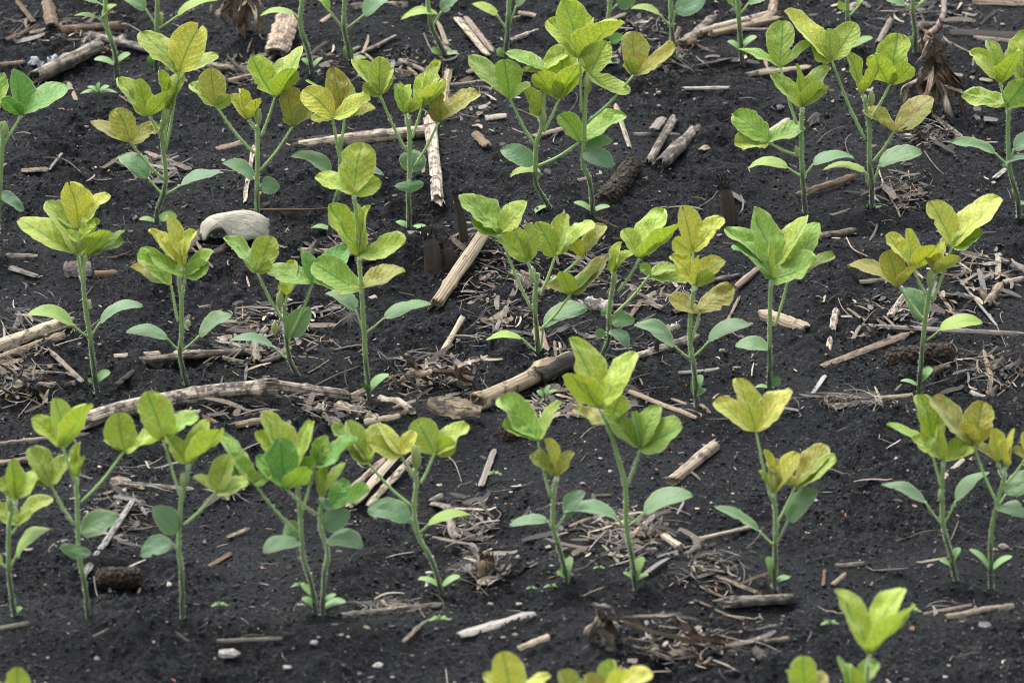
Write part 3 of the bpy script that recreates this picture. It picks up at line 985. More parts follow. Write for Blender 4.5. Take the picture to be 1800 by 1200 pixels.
P C|sixth third-row seedling|tallest third-row seedling, near top centre, with a crown of upright lime leaflets
S 1043 387 1041 357 1036 315 1025 287 1027 238 1029 175 1034 135
T 1022 198 1020 102 -12 | 963 34 44 l | 990 -2 60 l | 1088 34 46 l- | 1042 30 26 l
T 1034 140 1036 132 8 | 1066 72 44 l | 1107 163 30 l- | 1020 90 24 l
T 1034 214 1115 131 -8 | 1113 55 46 b | 1186 80 24 b- | 1106 102 26 m-
U 1027 275 1031 260 1077 246 30 u
U 1026 275 1028 270 1078 292 36 u-
C 1041 372 1009 355 13 k
C 1041 374 1072 362 12 k
B 1034 148 18
P C|seventh third-row seedling|seedling with one round leaflet lifted behind its crown and two low winged leaves
S 1416 375 1411 315 1409 259 1409 210 1411 190
T 1410 195 1409 187 -14 | 1356 129 32 l | 1459 117 34 l | 1402 111 18 l | 1450 148 34 l-
T 1400 218 1372 119 14 | 1374 36 46 m | 1299 84 16 g | 1426 74 16 g
T 1406 274 1350 250 -8 | 1290 198 46 g | 1291 248 28 m- | 1415 224 30 g
U 1410 310 1385 295 1315 294 20 g
U 1412 310 1430 288 1501 277 24 u
B 1402 266 9
P C|eighth third-row seedling|broad seedling with a tall yellow left crown and a rusty bronze right branch
S 1533 363 1532 326 1528 280 1528 228 1523 196 1520 168
T 1521 246 1462 106 12 | 1381 17 44 y | 1458 50 36 m | 1504 40 46 m | 1428 82 30 l-
T 1520 175 1516 165 -14 | 1496 92 26 l | 1537 114 26 l-
T 1526 215 1565 148 10 | 1577 58 56 l | 1538 94 42 l- | 1602 114 36 l-
T 1534 285 1572 231 -12 | 1517 192 24 b | 1638 170 40 B | 1636 196 28 b-
U 1527 326 1521 302 1447 297 16 g
U 1533 326 1546 290 1621 266 32 u
C 1532 362 1516 370 16 k
C 1533 365 1572 378 9 k
B 1531 175 14
P C|ninth third-row seedling|rightmost third-row seedling, its yellow-green crown touching the right edge
S 1791 384 1789 350 1775 298 1772 245 1773 192
T 1768 184 1758 144 -12 | 1706 88 32 l | 1738 70 28 m | 1790 84 34 l-
T 1772 200 1770 186 -6 | 1690 167 30 m | 1806 140 48 g | 1830 170 26 g
T 1773 200 1798 140 16 | 1802 52 48 m | 1850 90 40 l | 1770 104 26 l
U 1773 290 1749 269 1671 249 20 u
U 1774 296 1765 290 1830 286 16 u-
U 1774 292 1782 262 1830 240 30 u
C 1787 352 1780 330 14 k
C 1787 360 1803 356 10 k
'''
TOPROW = r'''
P D|first top-row seedling|leftmost top-edge seedling, thin upright stem with two small low cotyledons beside a split log
S 206 140 201 88 187 45 185 0 184 -30
U 186 40 168 30 131 27 9 g
U 186 38 178 30 205 8 12 g
U 186 10 172 5 126 -6 14 u
C 203 116 166 103 12 k
C 204 114 228 93 12 k
TOP
P D|second top-row seedling|top-edge seedling with one long narrow green leaf reaching right beside a brown husk
S 275 130 275 70 277 0 277 -35
U 276 52 312 28 382 0 17 g
U 275 45 256 16 210 -8 28 u
C 274 118 265 96 24 d
B 282 34 11
TOP
P D|third top-row seedling|top-edge seedling leaning left, one flat leaf low on its left side
S 550 135 541 88 528 45 531 0 532 -35
U 528 40 517 24 457 27 11 g
U 530 10 540 -8 590 -26 26 u
C 549 122 567 101 11 k
C 548 120 531 103 12 k
TOP
P D|fourth top-row seedling|top-edge seedling with forked lower leaves raised like arms
S 620 112 615 95 605 52 606 0 606 -35
U 605 52 578 18 553 -8 16 g
U 606 52 639 27 684 -6 32 u
C 616 104 607 80 22 k
C 617 106 643 101 10 k
TOP
P D|fifth top-row seedling|top-edge seedling with a strongly slanted stem behind the pale split stalk
S 784 100 770 72 758 45 752 0 750 -35
U 757 40 768 24 704 34 14 g
U 759 48 776 20 806 -6 26 u
C 778 94 758 86 16 k
C 780 98 812 95 10 k
TOP
P D|sixth top-row seedling|top-edge seedling with an eaten olive leaf on its left
S 889 102 893 45 895 0 896 -35
U 892 52 873 26 829 7 20 m
U 894 45 908 10 940 -18 24 u
C 889 102 874 86 20 k
TOP
P D|seventh top-row seedling|top-edge seedling with a small round leaf low on its right, behind the tallest third-row crown
S 1053 122 1060 80 1071 20 1071 -35
U 1060 96 1072 74 1096 64 20 d
U 1070 20 1085 8 1118 -4 34 u
C 1056 112 1086 110 13 k
TOP
P D|eighth top-row seedling|top-edge seedling with one long drooping left leaf and a wide grey-green right leaf
S 1185 105 1181 52 1179 0 1179 -35
U 1181 48 1160 26 1109 14 14 g
U 1181 48 1187 20 1240 -2 40 u
C 1184 102 1200 100 10 k
TOP
P D|ninth top-row seedling|straight top-edge seedling with cotyledons spread in a V above crossing stalks
S 1305 114 1300 52 1297 0 1296 -35
U 1300 30 1288 8 1270 -16 16 g
U 1300 25 1316 6 1352 -8 20 u
C 1303 88 1279 72 14 k
C 1304 86 1329 63 12 k
TOP
P D|tenth top-row seedling|short top-edge seedling showing a leafy side shoot and one oval cotyledon
S 1500 98 1494 60 1490 30 1489 -35
U 1491 30 1483 16 1474 2 14 g
U 1491 30 1508 12 1524 -8 8 g
C 1499 84 1533 65 15 k
TOP
P D|eleventh top-row seedling|top-edge seedling rising behind the withered brown weed
S 1609 92 1609 60 1605 21 1605 -35
U 1605 20 1590 8 1556 -2 18 u
U 1605 20 1618 6 1640 -14 8 g
C 1608 84 1597 64 18 k
TOP
'''
BOTTOM = r'''
P E|bottom-edge seedling at right|blurred near seedling at lower right, three large lime leaflets rising alone
S 1512 1480 1518 1400 1520 1300 1524 1200 1526 1165
T 1526 1170 1528 1148 -8 | 1470 1034 42 l | 1588 1032 50 l | 1600 1060 40 l-
T 1524 1210 1500 1222 12 | 1474 1152 26 g | 1540 1160 28 g | 1500 1170 24 l-
T 1522 1260 1418 1222 -8 | 1412 1152 50 l | 1382 1176 26 l | 1452 1182 30 b
U 1519 1400 1490 1372 1420 1350 24 u
U 1519 1400 1550 1375 1620 1350 24 u
P E|bottom-edge seedling|blurred yellow crown poking over the bottom edge left of centre
S 912 1495 908 1400 905 1320 904 1260
T 904 1270 900 1232 -8 | 884 1144 62 y | 850 1182 34 y | 968 1186 26 y
T 905 1300 890 1262 8 | 850 1210 40 l | 930 1210 40 l
U 908 1410 880 1390 820 1370 24 u
P E|bottom-edge seedling cluster|blurred olive and yellow crown poking over the bottom edge at centre
S 1060 1495 1062 1400 1064 1320 1066 1250
T 1066 1260 1066 1222 -8 | 1076 1158 40 m | 1146 1180 28 y | 1100 1176 24 y- | 1030 1184 36 b
T 1064 1290 1010 1240 8 | 988 1176 36 b | 1020 1190 30 m | 975 1210 30 m
U 1062 1410 1100 1390 1150 1370 24 u
P E|bottom-left corner seedling|leaf tip of a near seedling showing in the bottom left corner
S 30 1495 30 1400 30 1300
T 30 1310 30 1240 -8 | 30 1172 50 l | -30 1210 40 l | 84 1215 40 l
U 30 1400 60 1380 110 1360 24 u
'''

def parse(block):
    cur = None
    for l in block.strip().split("\n"):
        if l.startswith("P "):
            if cur: yield cur
            r, place, label = l[2:].split("|")
            cur = [r.strip(), place.strip(), label.strip(), []]
        else:
            cur[3].append(l)
    yield cur

for row, place, label, body in list(parse(PLANTS)) + list(parse(TOPROW)) + list(parse(BOTTOM)):
    txt = []
    for l in body:
        if l.startswith("T 510 593 543 540 552"):       # a branch that curves up under its heavy leaf
            l = "T 511 590 550 497 -12 | 609 434 44 d | 470 474 30 g | 532 440 30 d"
        if l == "TOP":
            sx = float(body[0].split()[-2])
            j = R.uniform(-6, 6)
            l = "T %f -30 %f -48 -8 | %f -100 34 l | %f -115 40 l | %f -98 34 l-" % (sx, sx, sx - 44 + j, sx + 4 + j, sx + 46 + j)
        txt.append(l)
    build_plant(label, "seedling", G_ROW[row], "\n".join(txt), place=place)

# tiny weed sprouts
WEEDS = [(773, 1108, 26, "tiny two-tiered weed sprout in front of a weathered stalk piece"),
         (527, 1046, 22, "tiny weed sprout left of the bushy green seedling pair"),
         (934, 1044, 14, "smallest round-leaved sprout left of the tallest front-row seedling"),
         (969, 1044, 18, "star-shaped little weed sprout beside the small front-row seedling"),
         (1053, 1008, 14, "narrow pale weed sprout between two front-row seedlings"),
         (1604, 1090, 22, "little grey-green weed sprout above the lower right straws"),
         (1459, 1112, 22, "flat grey-green weed sprout left of the lower right seedling"),
         (386, 1078, 20, "spiky green weed sprout right of the third front-row seedling"),
         (868, 848, 20, "thin-leaved green weed sprout right of the round-budded seedling"),
         (174, 195, 44, "pale yellow-green weed with curled brown leaves near the upper left")]
for x, y, s, lab in WEEDS:
    h = s * 0.9
    t = ["S %f %f %f %f" % (x, y, x, y - h)]
    for dx, dy in ((-0.75, 0.1), (0.75, 0.15), (-0.45, 0.55), (0.4, 0.6), (0.0, 0.8)):
        t.append("C %f %f %f %f %f k" % (x, y - h * 0.8, x + dx * s, y - h * (0.7 + dy * 0.7), s * 0.2))
    build_plant(lab, "weed", "tiny weed sprouts", "\n".join(t), name="weed_sprout")
build_plant("very young sprout behind the fallen stalk with a dark end", "weed", "tiny weed sprouts",
            "S 958 716 958 690\nC 958 700 980 684 9 k\nC 958 700 944 686 11 k\nC 958 702 966 676 8 k", name="weed_sprout")
# ------------------------------------------------------------------ residue on the soil
TONES = {'tan': (0.37, 0.30, 0.225), 'pale': (0.50, 0.435, 0.345), 'cream': (0.58, 0.52, 0.40), 'grey': (0.30, 0.27, 0.235), 'brown': (0.20, 0.135, 0.085),
         'dark': (0.045, 0.035, 0.028), 'white': (0.55, 0.53, 0.50), 'rust': (0.22, 0.15, 0.10), 'olive': (0.20, 0.19, 0.08), 'silver': (0.38, 0.38, 0.38)}
USED = set()
G_DEB = {'stalk': "corn stalk pieces on the soil", 'slat': "flat splinters of corn stalk on the soil", 'straw': "thin straws on the soil",
         'half': "hollow half shells of corn stalk", 'stub': "old stubble stumps", 'pebble': "pebbles on the soil", 'chip': "small chips and scraps on the soil",
         'root': "bare roots on the soil", 'husk': "dry husk pieces on the soil"}

def locate(px, py, desc):
    c = []
    for sx, sy, ph in SEED_POS:
        dx, dy = px - sx, (py - sy)
        d = math.hypot(dx, dy * 1.6)
        if abs(dx) > abs(dy) * 1.1: rels = ["right of" if dx > 0 else "left of"]
        else: rels = ["in front of" if dy > 0 else "behind"]
        if abs(dx) > 12 and abs(dy) > 12:
            rels.append(("in front and right of" if dx > 0 else "in front and left of") if dy > 0 else ("behind and right of" if dx > 0 else "behind and left of"))
        if d > 170: rels = ["well " + r for r in rels]
        for i, r in enumerate(rels): c.append((d + i * 40, r, ph))
    c.sort()
    for d, r, ph in c:
        t = "%s %s the %s" % (desc, r, ph)
        if len(t.split()) <= 16 and t not in USED:
            USED.add(t); return t
    return desc

def deb_path(x1, y1, x2, y2, w, lift=0.4, lift2=None, bend=0.0, n=9, mids=()):
    y = ground((x1 + x2) / 2, (y1 + y2) / 2)[1]
    r = w * 0.5 * mpp(y)
    a = ground(x1, y1, r * 2 * lift); b = ground(x2, y2, r * 2 * (lift if lift2 is None else lift2))
    P = [a] + [ground(mx, my, r * 2 * lift) for mx, my in mids] + [b]
    pts = smooth_path(P, n)
    d = b - a; s = unit(np.cross(d, [0, 0, 1.0]))
    ph = R.uniform(0, 6.28)
    L = np.linalg.norm(d)
    out = []
    for i, p in enumerate(pts):
        t = i / (len(pts) - 1)
        out.append(p + s * (bend * L * math.sin(math.pi * t)))
    # never let a long piece cut down through the soil between its ends
    for i, p in enumerate(out):
        zmin = float(h_low(p[0], p[1])) + r * 0.5
        if p[2] < zmin: out[i] = np.array([p[0], p[1], zmin])
    return out, r

def rgba(tone, wear):
    c = TONES[tone]; j = R.uniform(0.88, 1.12)
    return (c[0] * j, c[1] * j * R.uniform(0.97, 1.03), c[2] * j * R.uniform(0.9, 1.1), max(0, 0.9 - wear * 1.1))

def mk(mb, name, mat, label, cat, gkey, pts, color, smooth=True, parent=None):
    o = mb.obj(name, mat, parent, pts[0], smooth=smooth, color=color)
    if parent is None: tag(o, label, cat, G_DEB.get(gkey))
    return o

def stalk(desc, x1, y1, x2, y2, w, tone='tan', nodes=(), wear=0.3, lift=0.38, lift2=None, mids=(), hollow=True, torn=0.5, flat=0.85, cat="corn stalk", name="corn_stalk", bend=0.0, taper=0.0):
    pts, r = deb_path(x1, y1, x2, y2, w, lift, lift2, n=26, mids=mids, bend=bend)
    K = 22
    torn = torn * 1.35 + .15
    jag = [R.uniform(-1, 1) * torn * R.choice((.4, 1, 1.3)) for _ in range(K)]; jag2 = [R.uniform(-1, 1) * torn * R.choice((.4, 1, 1.3)) for _ in range(K)]
    jag = [(jag[j] + jag[j - 1]) / 1.6 for j in range(K)]; jag2 = [(jag2[j] + jag2[j - 1]) / 1.6 for j in range(K)]
    crush = R.uniform(0.04, .16); ca0 = R.uniform(0, 6.28)
    gro = [R.uniform(-0.05, 0.05) for _ in range(K)]
    V = []; UV = []
    n = len(pts)
    rings = []
    if hollow:
        rings += [(1.2 * r, 0, .45, 0), (0.0, 0, .78, 0.9)]
    rings += [(0.0, i, 1.0, 1.0 if i == 0 else (1.0 if i == n - 1 else 0)) for i in range(n)]
    if hollow: rings += [(0.0, n - 1, .78, 0.9), (-1.2 * r, n - 1, .45, 0)]
    Ls = [0.0]
    for i in range(1, n): Ls.append(Ls[-1] + np.linalg.norm(pts[i] - pts[i - 1]))
    fr = []
    for i in range(n):
        t = unit(pts[min(i + 1, n - 1)] - pts[max(i - 1, 0)])
        s = unit(np.cross(t, [0, 0, 1.0])); fr.append((t, s, np.cross(s, t)))
    ph = R.uniform(0, 10)
    for off, i, sc, jg in rings:
        t, s, u = fr[i]
        tt = i / (n - 1)
        bul = 1 + sum(0.22 * math.exp(-((tt - q) * Ls[-1] / (0.35 * r + 1e-6)) ** 2 * 0.5) for q in nodes)
        bul *= 1 + 0.05 * math.sin(7 * tt + ph) - taper * tt
        for j in range(K):
            a = 2 * math.pi * j / K
            rr = r * sc * bul * (1 + gro[j] + 0.04 * math.sin(5 * a + 9 * tt + ph) + 0.10 * float(vnoise(tt * 6 + ph, math.cos(a) * 1.5 + ph)) - crush * max(0, math.cos(a - ca0 - 1.2 * math.sin(3 * tt))) ** 3)
            jo = (jag[j] if i < n / 2 else jag2[j]) * r * jg
            V.append(pts[i] + t * (off + jo) + s * (rr * math.cos(a)) + u * (rr * flat * math.sin(a)))
            UV.append((Ls[i] + off, j / K if j <= K / 2 else 1 - j / K))
    F = []
    m = len(rings)
    for i in range(m - 1):
        for j in range(K):
            j2 = (j + 1) % K
            F.append((i * K + j, (i + 1) * K + j, (i + 1) * K + j2, i * K + j2))
    F.append(tuple(range(K))); F.append(tuple((m - 1) * K + j for j in range(K - 1, -1, -1)))
    mb = MB(); mb.add(V, F, UV)
    # frayed fibres at the ends
    for e in (0, n - 1):
        t, s, u = fr[e]; sg = -1 if e == 0 else 1
        for _ in range(5 if torn > 0.3 else 2):
            a = R.uniform(0, 6.28)
            p = pts[e] + s * (r * .9 * math.cos(a)) + u * (r * .8 * math.sin(a)) - t * sg * r * 0.4
            q = p + t * sg * r * R.uniform(0.8, 2.0) + s * R.uniform(-.5, .5) * r + u * R.uniform(-.3, .3) * r
            sweep(mb, [p, (p + q) / 2 + u * r * .08, q], s, lambda tt: [(x * r * 0.09 * (1.1 - tt), y * r * .04) for x, y in ((-1, -1), (1, -1), (1, 1), (-1, 1))])
    lab = locate((x1 + x2) / 2, (y1 + y2) / 2, desc)
    return mk(mb, name, M_STRAW, lab, cat, 'stalk', pts, rgba(tone, wear))

def slat(desc, x1, y1, x2, y2, w, tone='tan', wear=0.25, curve=0.5, lift=0.5, lift2=None, mids=(), bend=0.0, tilt=35, jag=0.4, belly=False, cat="straw piece", name="stalk_splinter", g='slat', taper=0.0, thick=None, twist=0.0):
    """flat or gutter-shaped sliver; its face is tilted a little towards the viewer side"""
    pts, r = deb_path(x1, y1, x2, y2, w, lift, lift2, bend=bend, n=22 if len(mids) else 16, mids=mids)
    t = unit(pts[-1] - pts[0])
    s0 = unit(np.cross(t, VIEW)); n0 = unit(np.cross(s0, t))
    ph = math.radians(tilt)
    best = None
    for sg in (1, -1):
        S = math.cos(ph) * s0 + sg * math.sin(ph) * n0
        N = np.cross(t, S); N = N if N[2] > 0 else -N
        if best is None or N[2] > best[0]: best = (N[2], S)
    S = best[1]
    hw = r / math.cos(ph) if ph < 1.1 else r
    th = thick if thick else max(0.0004, hw * 0.22)
    K = 7
    jt = [[R.uniform(-1, 1) * jag * 0.22 for _ in range(2)] for _ in range(len(pts))]
    hints = []
    for i, p in enumerate(pts):
        tt = i / (len(pts) - 1); a = twist * (tt - 0.5)
        Nn = np.cross(t, S)
        hints.append(S * math.cos(a) + Nn * math.sin(a))
    up = 1 if np.cross(t, S)[2] > 0 else -1
    def sec(tt):
        i = min(len(pts) - 1, int(round(tt * (len(pts) - 1))))
        e = 1.0
        if tt < 0.04: e = R.uniform(0.45, 0.95)
        if tt > 0.96: e = R.uniform(0.2, 0.9)
        e *= 1 - taper * tt
        if belly: e = (.3 + .9 * math.sin(math.pi * min(.9, tt * .95 + .08)) ** .8) * (1 + R.uniform(-.05, .05))
        l, q = -hw * (1 + jt[i][0]) * e, hw * (1 + jt[i][1]) * e
        top = []; bot = []
        for k in range(K):
            f = k / (K - 1); x = l + (q - l) * f
            b = up * curve * hw * (1 - (2 * f - 1) ** 2)
            top.append((x, b + up * th / 2)); bot.append((x, b - up * th / 2))
        return top + bot[::-1]
    mb = MB(); sweep(mb, pts, hints, sec)
    lab = locate((x1 + x2) / 2, (y1 + y2) / 2, desc)
    return mk(mb, name, M_STRAW, lab, cat, g, pts, rgba(tone, wear), smooth=False)

def twig(desc, pts_px, w, tone='tan', wear=0.2, cat="straw", name="straw", g='straw', lift=0.6, forks=0):
    y = ground(*pts_px[0])[1]; r = w * .5 * mpp(y)
    P = [ground(a, b, r * 2 * lift * (1.0 if 0 < i < len(pts_px) - 1 else 0.5)) for i, (a, b) in enumerate(pts_px)]
    P = smooth_path(P, max(10, 7 * len(P)))
    mb = MB()
    ph = R.uniform(0, 6)
    sweep(mb, P, np.array([0.1, 0.2, 1.0]), lambda t: [(x * (1 + .15 * math.sin(9 * t + ph)), y2 * (1 + .15 * math.cos(13 * t + ph))) for x, y2 in circ(r * (1 - 0.35 * t), 7, 0.8)])
    for _ in range(forks):
        i = R.randrange(2, len(P) - 2)
        d = np.array([R.uniform(-1, 1), R.uniform(-1, 1), R.uniform(0, .5)]) * r * R.uniform(6, 14)
        sweep(mb, smooth_path([P[i], P[i] + d * .6 + [0, 0, r], P[i] + d], 6), np.array([0.1, 0.2, 1.0]), lambda t: circ(r * .5 * (1 - .7 * t), 5))
    lab = locate(sum(a for a, b in pts_px) / len(pts_px), sum(b for a, b in pts_px) / len(pts_px), desc)
    return mk(mb, name, M_STRAW, lab, cat, g, P, rgba(tone, wear))

def stub(desc, x1, y1, x2, y2, w, tone='brown', wear=0.85):
    """a stump left standing: base pixel to top pixel"""
    b = ground(x1, y1); y = b[1]; r = w * .5 * mpp(y)
    top = at(x2, y2, y + 2 * r)
    P = smooth_path([b - [0, 0, .012], (b + top) / 2 + [r * .2, 0, 0], top], 14)
    ph = R.uniform(0, 6)
    jag = [R.uniform(-1, 1) for _ in range(16)]
    mb = MB()
    def sec(t):
        k = 16; o = []
        for j in range(k):
            a = 2 * math.pi * j / k
            q = r * (1 + .16 * math.sin(3 * a + ph) + .12 * math.sin(7 * a + 4 * t + ph) + R.uniform(-.07, .07)) * (1.12 - .22 * t)
            if t > .8: q *= 0.8 + .25 * jag[j]
            o.append((q * math.cos(a), q * .8 * math.sin(a)))
        return o
    sweep(mb, P, np.array([1.0, 0, 0]), sec)
    for j in range(9):                # torn fibres standing up round the rim
        a = 2 * math.pi * j / 9 + ph
        p = top + np.array([math.cos(a) * r * .75, math.sin(a) * r * .6, -r * .5])
        q = p + np.array([R.uniform(-.3, .3) * r, R.uniform(-.2, .2) * r, r * R.uniform(.6, 2.2)])
        sweep(mb, [p, (p + q) / 2, q], np.array([1.0, 0, 0]), lambda t: [(x * r * .28 * (1.05 - t), y3 * r * .08) for x, y3 in ((-1, -1), (1, -1), (1, 1), (-1, 1))])
    lab = locate(x1, y1, desc)
    return mk(mb, "stubble_stump", M_STRAW, lab, "stump", 'stub', P, rgba(tone, wear))

def pebble(x, y, w, tone='white', ar=0.6):
    w *= .88; ar *= .85
    p = ground(x, y); r = w * .5 * mpp(p[1])
    mb = MB(); V = []; UV = []; F = []
    nu, nv = 9, 6
    ph = [R.uniform(0, 6.28) for _ in range(5)]
    ay = R.uniform(.7, 1.0)
    for i in range(nv + 1):
        th = math.pi * i / nv
        for j in range(nu):
            a = 2 * math.pi * j / nu
            d = 1 + .13 * math.sin(2 * a + ph[0]) * math.sin(th) + .1 * math.sin(3 * a + 2 * th + ph[1]) + .08 * math.sin(5 * th + a + ph[2]) + (R.uniform(-.14, .14) if 0 < i < nv else 0)
            V.append(p + np.array([math.cos(a) * math.sin(th) * d * r, math.sin(a) * math.sin(th) * d * r * ay, math.cos(th) * d * r * ar + r * ar * .35]))
            UV.append((0, 0))
    for i in range(nv):
        for j in range(nu):
            F.append((i * nu + j, (i + 1) * nu + j, (i + 1) * nu + (j + 1) % nu, i * nu + (j + 1) % nu))
    mb.add(V, F, UV)
    nm = {'white': 'white', 'cream': 'cream', 'tan': 'tan', 'grey': 'grey', 'rust': 'reddish brown', 'dark': 'dark', 'silver': 'bluish grey', 'brown': 'brown', 'pale': 'pale'}[tone]
    size = "large " if w > 30 else ("small " if w < 11 else "")
    lab = locate(x, y, "%s%s pebble" % (size, nm))
    c = TONES[tone] if tone != 'silver' else (0.17, 0.18, 0.20)
    if tone == 'dark': c = (0.05, 0.052, 0.06)
    c = tuple(q * .85 for q in c)
    return mk(mb, "pebble", M_STONE, lab, "pebble", 'pebble', [p], (*c, 1), smooth=R.random() < .5)

def cob(desc, x1, y1, x2, y2, w):
    a = ground(x1, y1); r = w * .5 * mpp(a[1])
    pts, _ = deb_path(x1, y1, x2, y2, w, 0.12, n=30)
    pts = [p - np.array([0, 0, r * .22]) for p in pts]
    K = 26; mb = MB()
    def sec(t):
        e = min(1.0, (min(t, 1 - t) * 9 + .25)) ** .5
        return [(r * e * (1 + .10 * math.sin(13 * q + (3.14 if int(t * 29) % 2 else 0)) + R.uniform(-.09, .09)) * math.cos(q), r * e * (.9 + R.uniform(-.09, .09)) * math.sin(q)) for q in [2 * math.pi * j / K for j in range(K)]]
    sweep(mb, pts, np.array([0.2, 0.3, 1.0]), sec)
    L = np.linalg.norm(pts[-1] - pts[0])
    for _ in range(420):              # chaffy glumes all over the cob
        t = R.uniform(.02, .98); i = int(t * 29); q = R.uniform(0, 6.28)
        tt = unit(pts[-1] - pts[0]); s = unit(np.cross(tt, [0, 0, 1])); u = np.cross(s, tt)
        d = s * math.cos(q) + u * math.sin(q)
        p = pts[i] + d * r * .95; tip = p + d * r * R.uniform(.08, .28) + tt * R.uniform(-.12, .12) * r
        sd = unit(np.cross(d, tt) + tt * R.uniform(-1, 1)) * r * .06
        mb.add([p - sd, p + sd, tip], [(0, 1, 2)], [(0, 0)] * 3)
    lab = locate((x1 + x2) / 2, (y1 + y2) / 2, desc)
    o = mb.obj("corn_cob", M_COB, None, pts[0], smooth=False)
    tag(o, lab, "corn cob", "old corn cobs")

# --- hollow and solid stalks (photo pixels: one end, other end, width)
stalk("short grey-tan split corn log", 62, 136, 176, 80, 32, 'grey', nodes=(.5,), wear=.35)
stalk("weathered brown corn stalk", 108, 54, 212, 46, 20, 'brown', wear=.4)
stalk("weathered grey corn stalk", 155, 62, 275, 90, 19, 'grey', nodes=(.5,), wear=.4)
stalk("brownish corn stalk lying level", 350, 114, 446, 124, 17, 'tan', wear=.4)
stalk("slim corn stalk", 400, 144, 450, 132, 13, 'tan', wear=.3)
stalk("pale wide corn stalk with split face", 533, 257, 750, 230, 30, 'pale', nodes=(.62,), wear=.25, torn=.6)
stalk("pale stalk base with frayed lower end", 756, 205, 770, 350, 25, 'pale', nodes=(.05,), wear=.25, torn=1.2, flat=.6)
stalk("knobbly stalk crown with roots", 778, 186, 788, 126, 22, 'pale', nodes=(.2, .6), wear=.2, taper=.3)
stalk("clean tan hollow corn stalk leaning downhill", 767, 534, 850, 412, 27, 'pale', nodes=(.28,), wear=.08, torn=.35, lift=.42, lift2=.9)
stalk("slim tan stalk with frayed top", 768, 636, 812, 560, 13, 'pale', wear=.1, torn=1.5, lift2=.9)
stalk("long knotty fallen corn stalk", 140, 742, 474, 680, 37, 'pale', nodes=(.55, .95), wear=.38, mids=((225, 716), (320, 697), (395, 686)), torn=.6, lift=.62, lift2=.95)
stalk("straight grey-tan corn stalk section", 482, 678, 606, 696, 31, 'pale', nodes=(.45,), wear=.3, lift=.6)
stalk("stubby corn stalk section", 608, 702, 640, 690, 20, 'tan', wear=.3)
stalk("short tan stalk section with torn tip", 668, 700, 724, 722, 17, 'pale', wear=.2, torn=1.0)
log_ = stalk("thick corn stalk with blackened upper end", 838, 708, 1002, 632, 39, 'tan', nodes=(.03, .68), wear=.2, mids=((925, 668),), torn=.3, lift=.45)
char = stalk("blackened end", 948, 659, 1010, 630, 41, 'dark', wear=.35, torn=.3, lift=.5, hollow=False)
char.name = "charred_end"; char.parent = log_; char.location = char.location - log_.location; char.color = (0.075, 0.066, 0.058, .6)
for k_ in ("category", "group", "label"): del char[k_]
stalk("thick tan hollow corn stalk", -14, 612, 118, 566, 31, 'pale', wear=.2, torn=.5)
stalk("brown half-buried corn stalk under the leaves", 245, 634, 462, 616, 19, 'tan', wear=.45)
stalk("pale corn stalk in a level run", 528, 440, 742, 452, 14, 'pale', nodes=(.4,), wear=.25)
stalk("blackened stalk piece", 634, 462, 682, 442, 14, 'dark', wear=.7)
stalk("shaded brown corn stalk", 1428, 421, 1500, 405, 15, 'tan', nodes=(.9,), wear=.35)
stalk("orange-tan stalk with white cut tip", 1292, 506, 1330, 474, 14, 'tan', wear=.05)
stalk("split upright-lying tan stalk", 1454, 626, 1470, 546, 14, 'pale', wear=.3, torn=1.0, nodes=(.8,))
stalk("brown chunky stalk piece with hollow end", 1160, 290, 1222, 230, 28, 'grey', wear=.45, torn=.8)
stalk("fibrous brown stalk chunk", 1140, 286, 1184, 210, 17, 'grey', wear=.4, torn=1.4)
stalk("pale stalk with knobbly root end", 1182, 844, 1256, 782, 25, 'pale', nodes=(.3,), wear=.22, torn=.8)
stalk("grey splintered stalk butt", 1278, 1058, 1388, 1052, 26, 'grey', nodes=(.1,), wear=.35, torn=1.0)
stalk("slim pale stalk", 1228, 948, 1320, 926, 11, 'pale', wear=.15, nodes=(.05,))
stalk("cream stub of stalk", 1170, 944, 1196, 962, 19, 'cream', wear=.1)
stalk("pale crossing stalk", 1226, 58, 1362, 22, 16, 'pale', nodes=(.25,), wear=.15)
stalk("pale crossing stalk with wide root end", 1250, 60, 1366, 34, 17, 'tan', nodes=(.9,), wear=.2)
stalk("gnarled brown root crown", 1200, 78, 1262, 26, 21, 'grey', nodes=(.2, .5, .8), wear=.4, torn=1.2)
stalk("curved tan stalk", 1320, 42, 1362, 0, 17, 'tan', wear=.2, mids=((1352, 28),))
stalk("tan stalk end", -12, 816, 48, 808, 15, 'tan', wear=.3)
stalk("small tan stalk piece", 410, 748, 466, 738, 16, 'tan', wear=.3, torn=.9)
stalk("straight tan stalk", 1508, 704, 1604, 696, 14, 'pale', wear=.15)
stalk("whitish knobby stick", 1202, 156, 1282, 155, 9, 'white', wear=.2, nodes=(.5,))
stalk("grey leaning stalk beside the brown weed", 1616, 78, 1660, -6, 11, 'grey', wear=.2, mids=((1655, 34),))
stalk("grey stalk piece", 1543, 78, 1566, 36, 13, 'grey', wear=.3)
stalk("slim tan stick", 894, 452, 955, 440, 9, 'tan', wear=.2)
stalk("upright-lying little stalk", 1724, 498, 1730, 462, 9, 'white', wear=.5)
stalk("rough white-flecked stick", 1250, 492, 1298, 483, 9, 'white', wear=.5, torn=1)
stalk("low grey stick", 1111, 144, 1218, 140, 8, 'grey', wear=.3)
stalk("smooth grey-brown stick", 608, 106, 695, 64, 9, 'grey', wear=.35, mids=((660, 82),))
stalk("brown stick behind the stems", 552, 140, 632, 84, 10, 'grey', wear=.35, mids=((590, 104),))

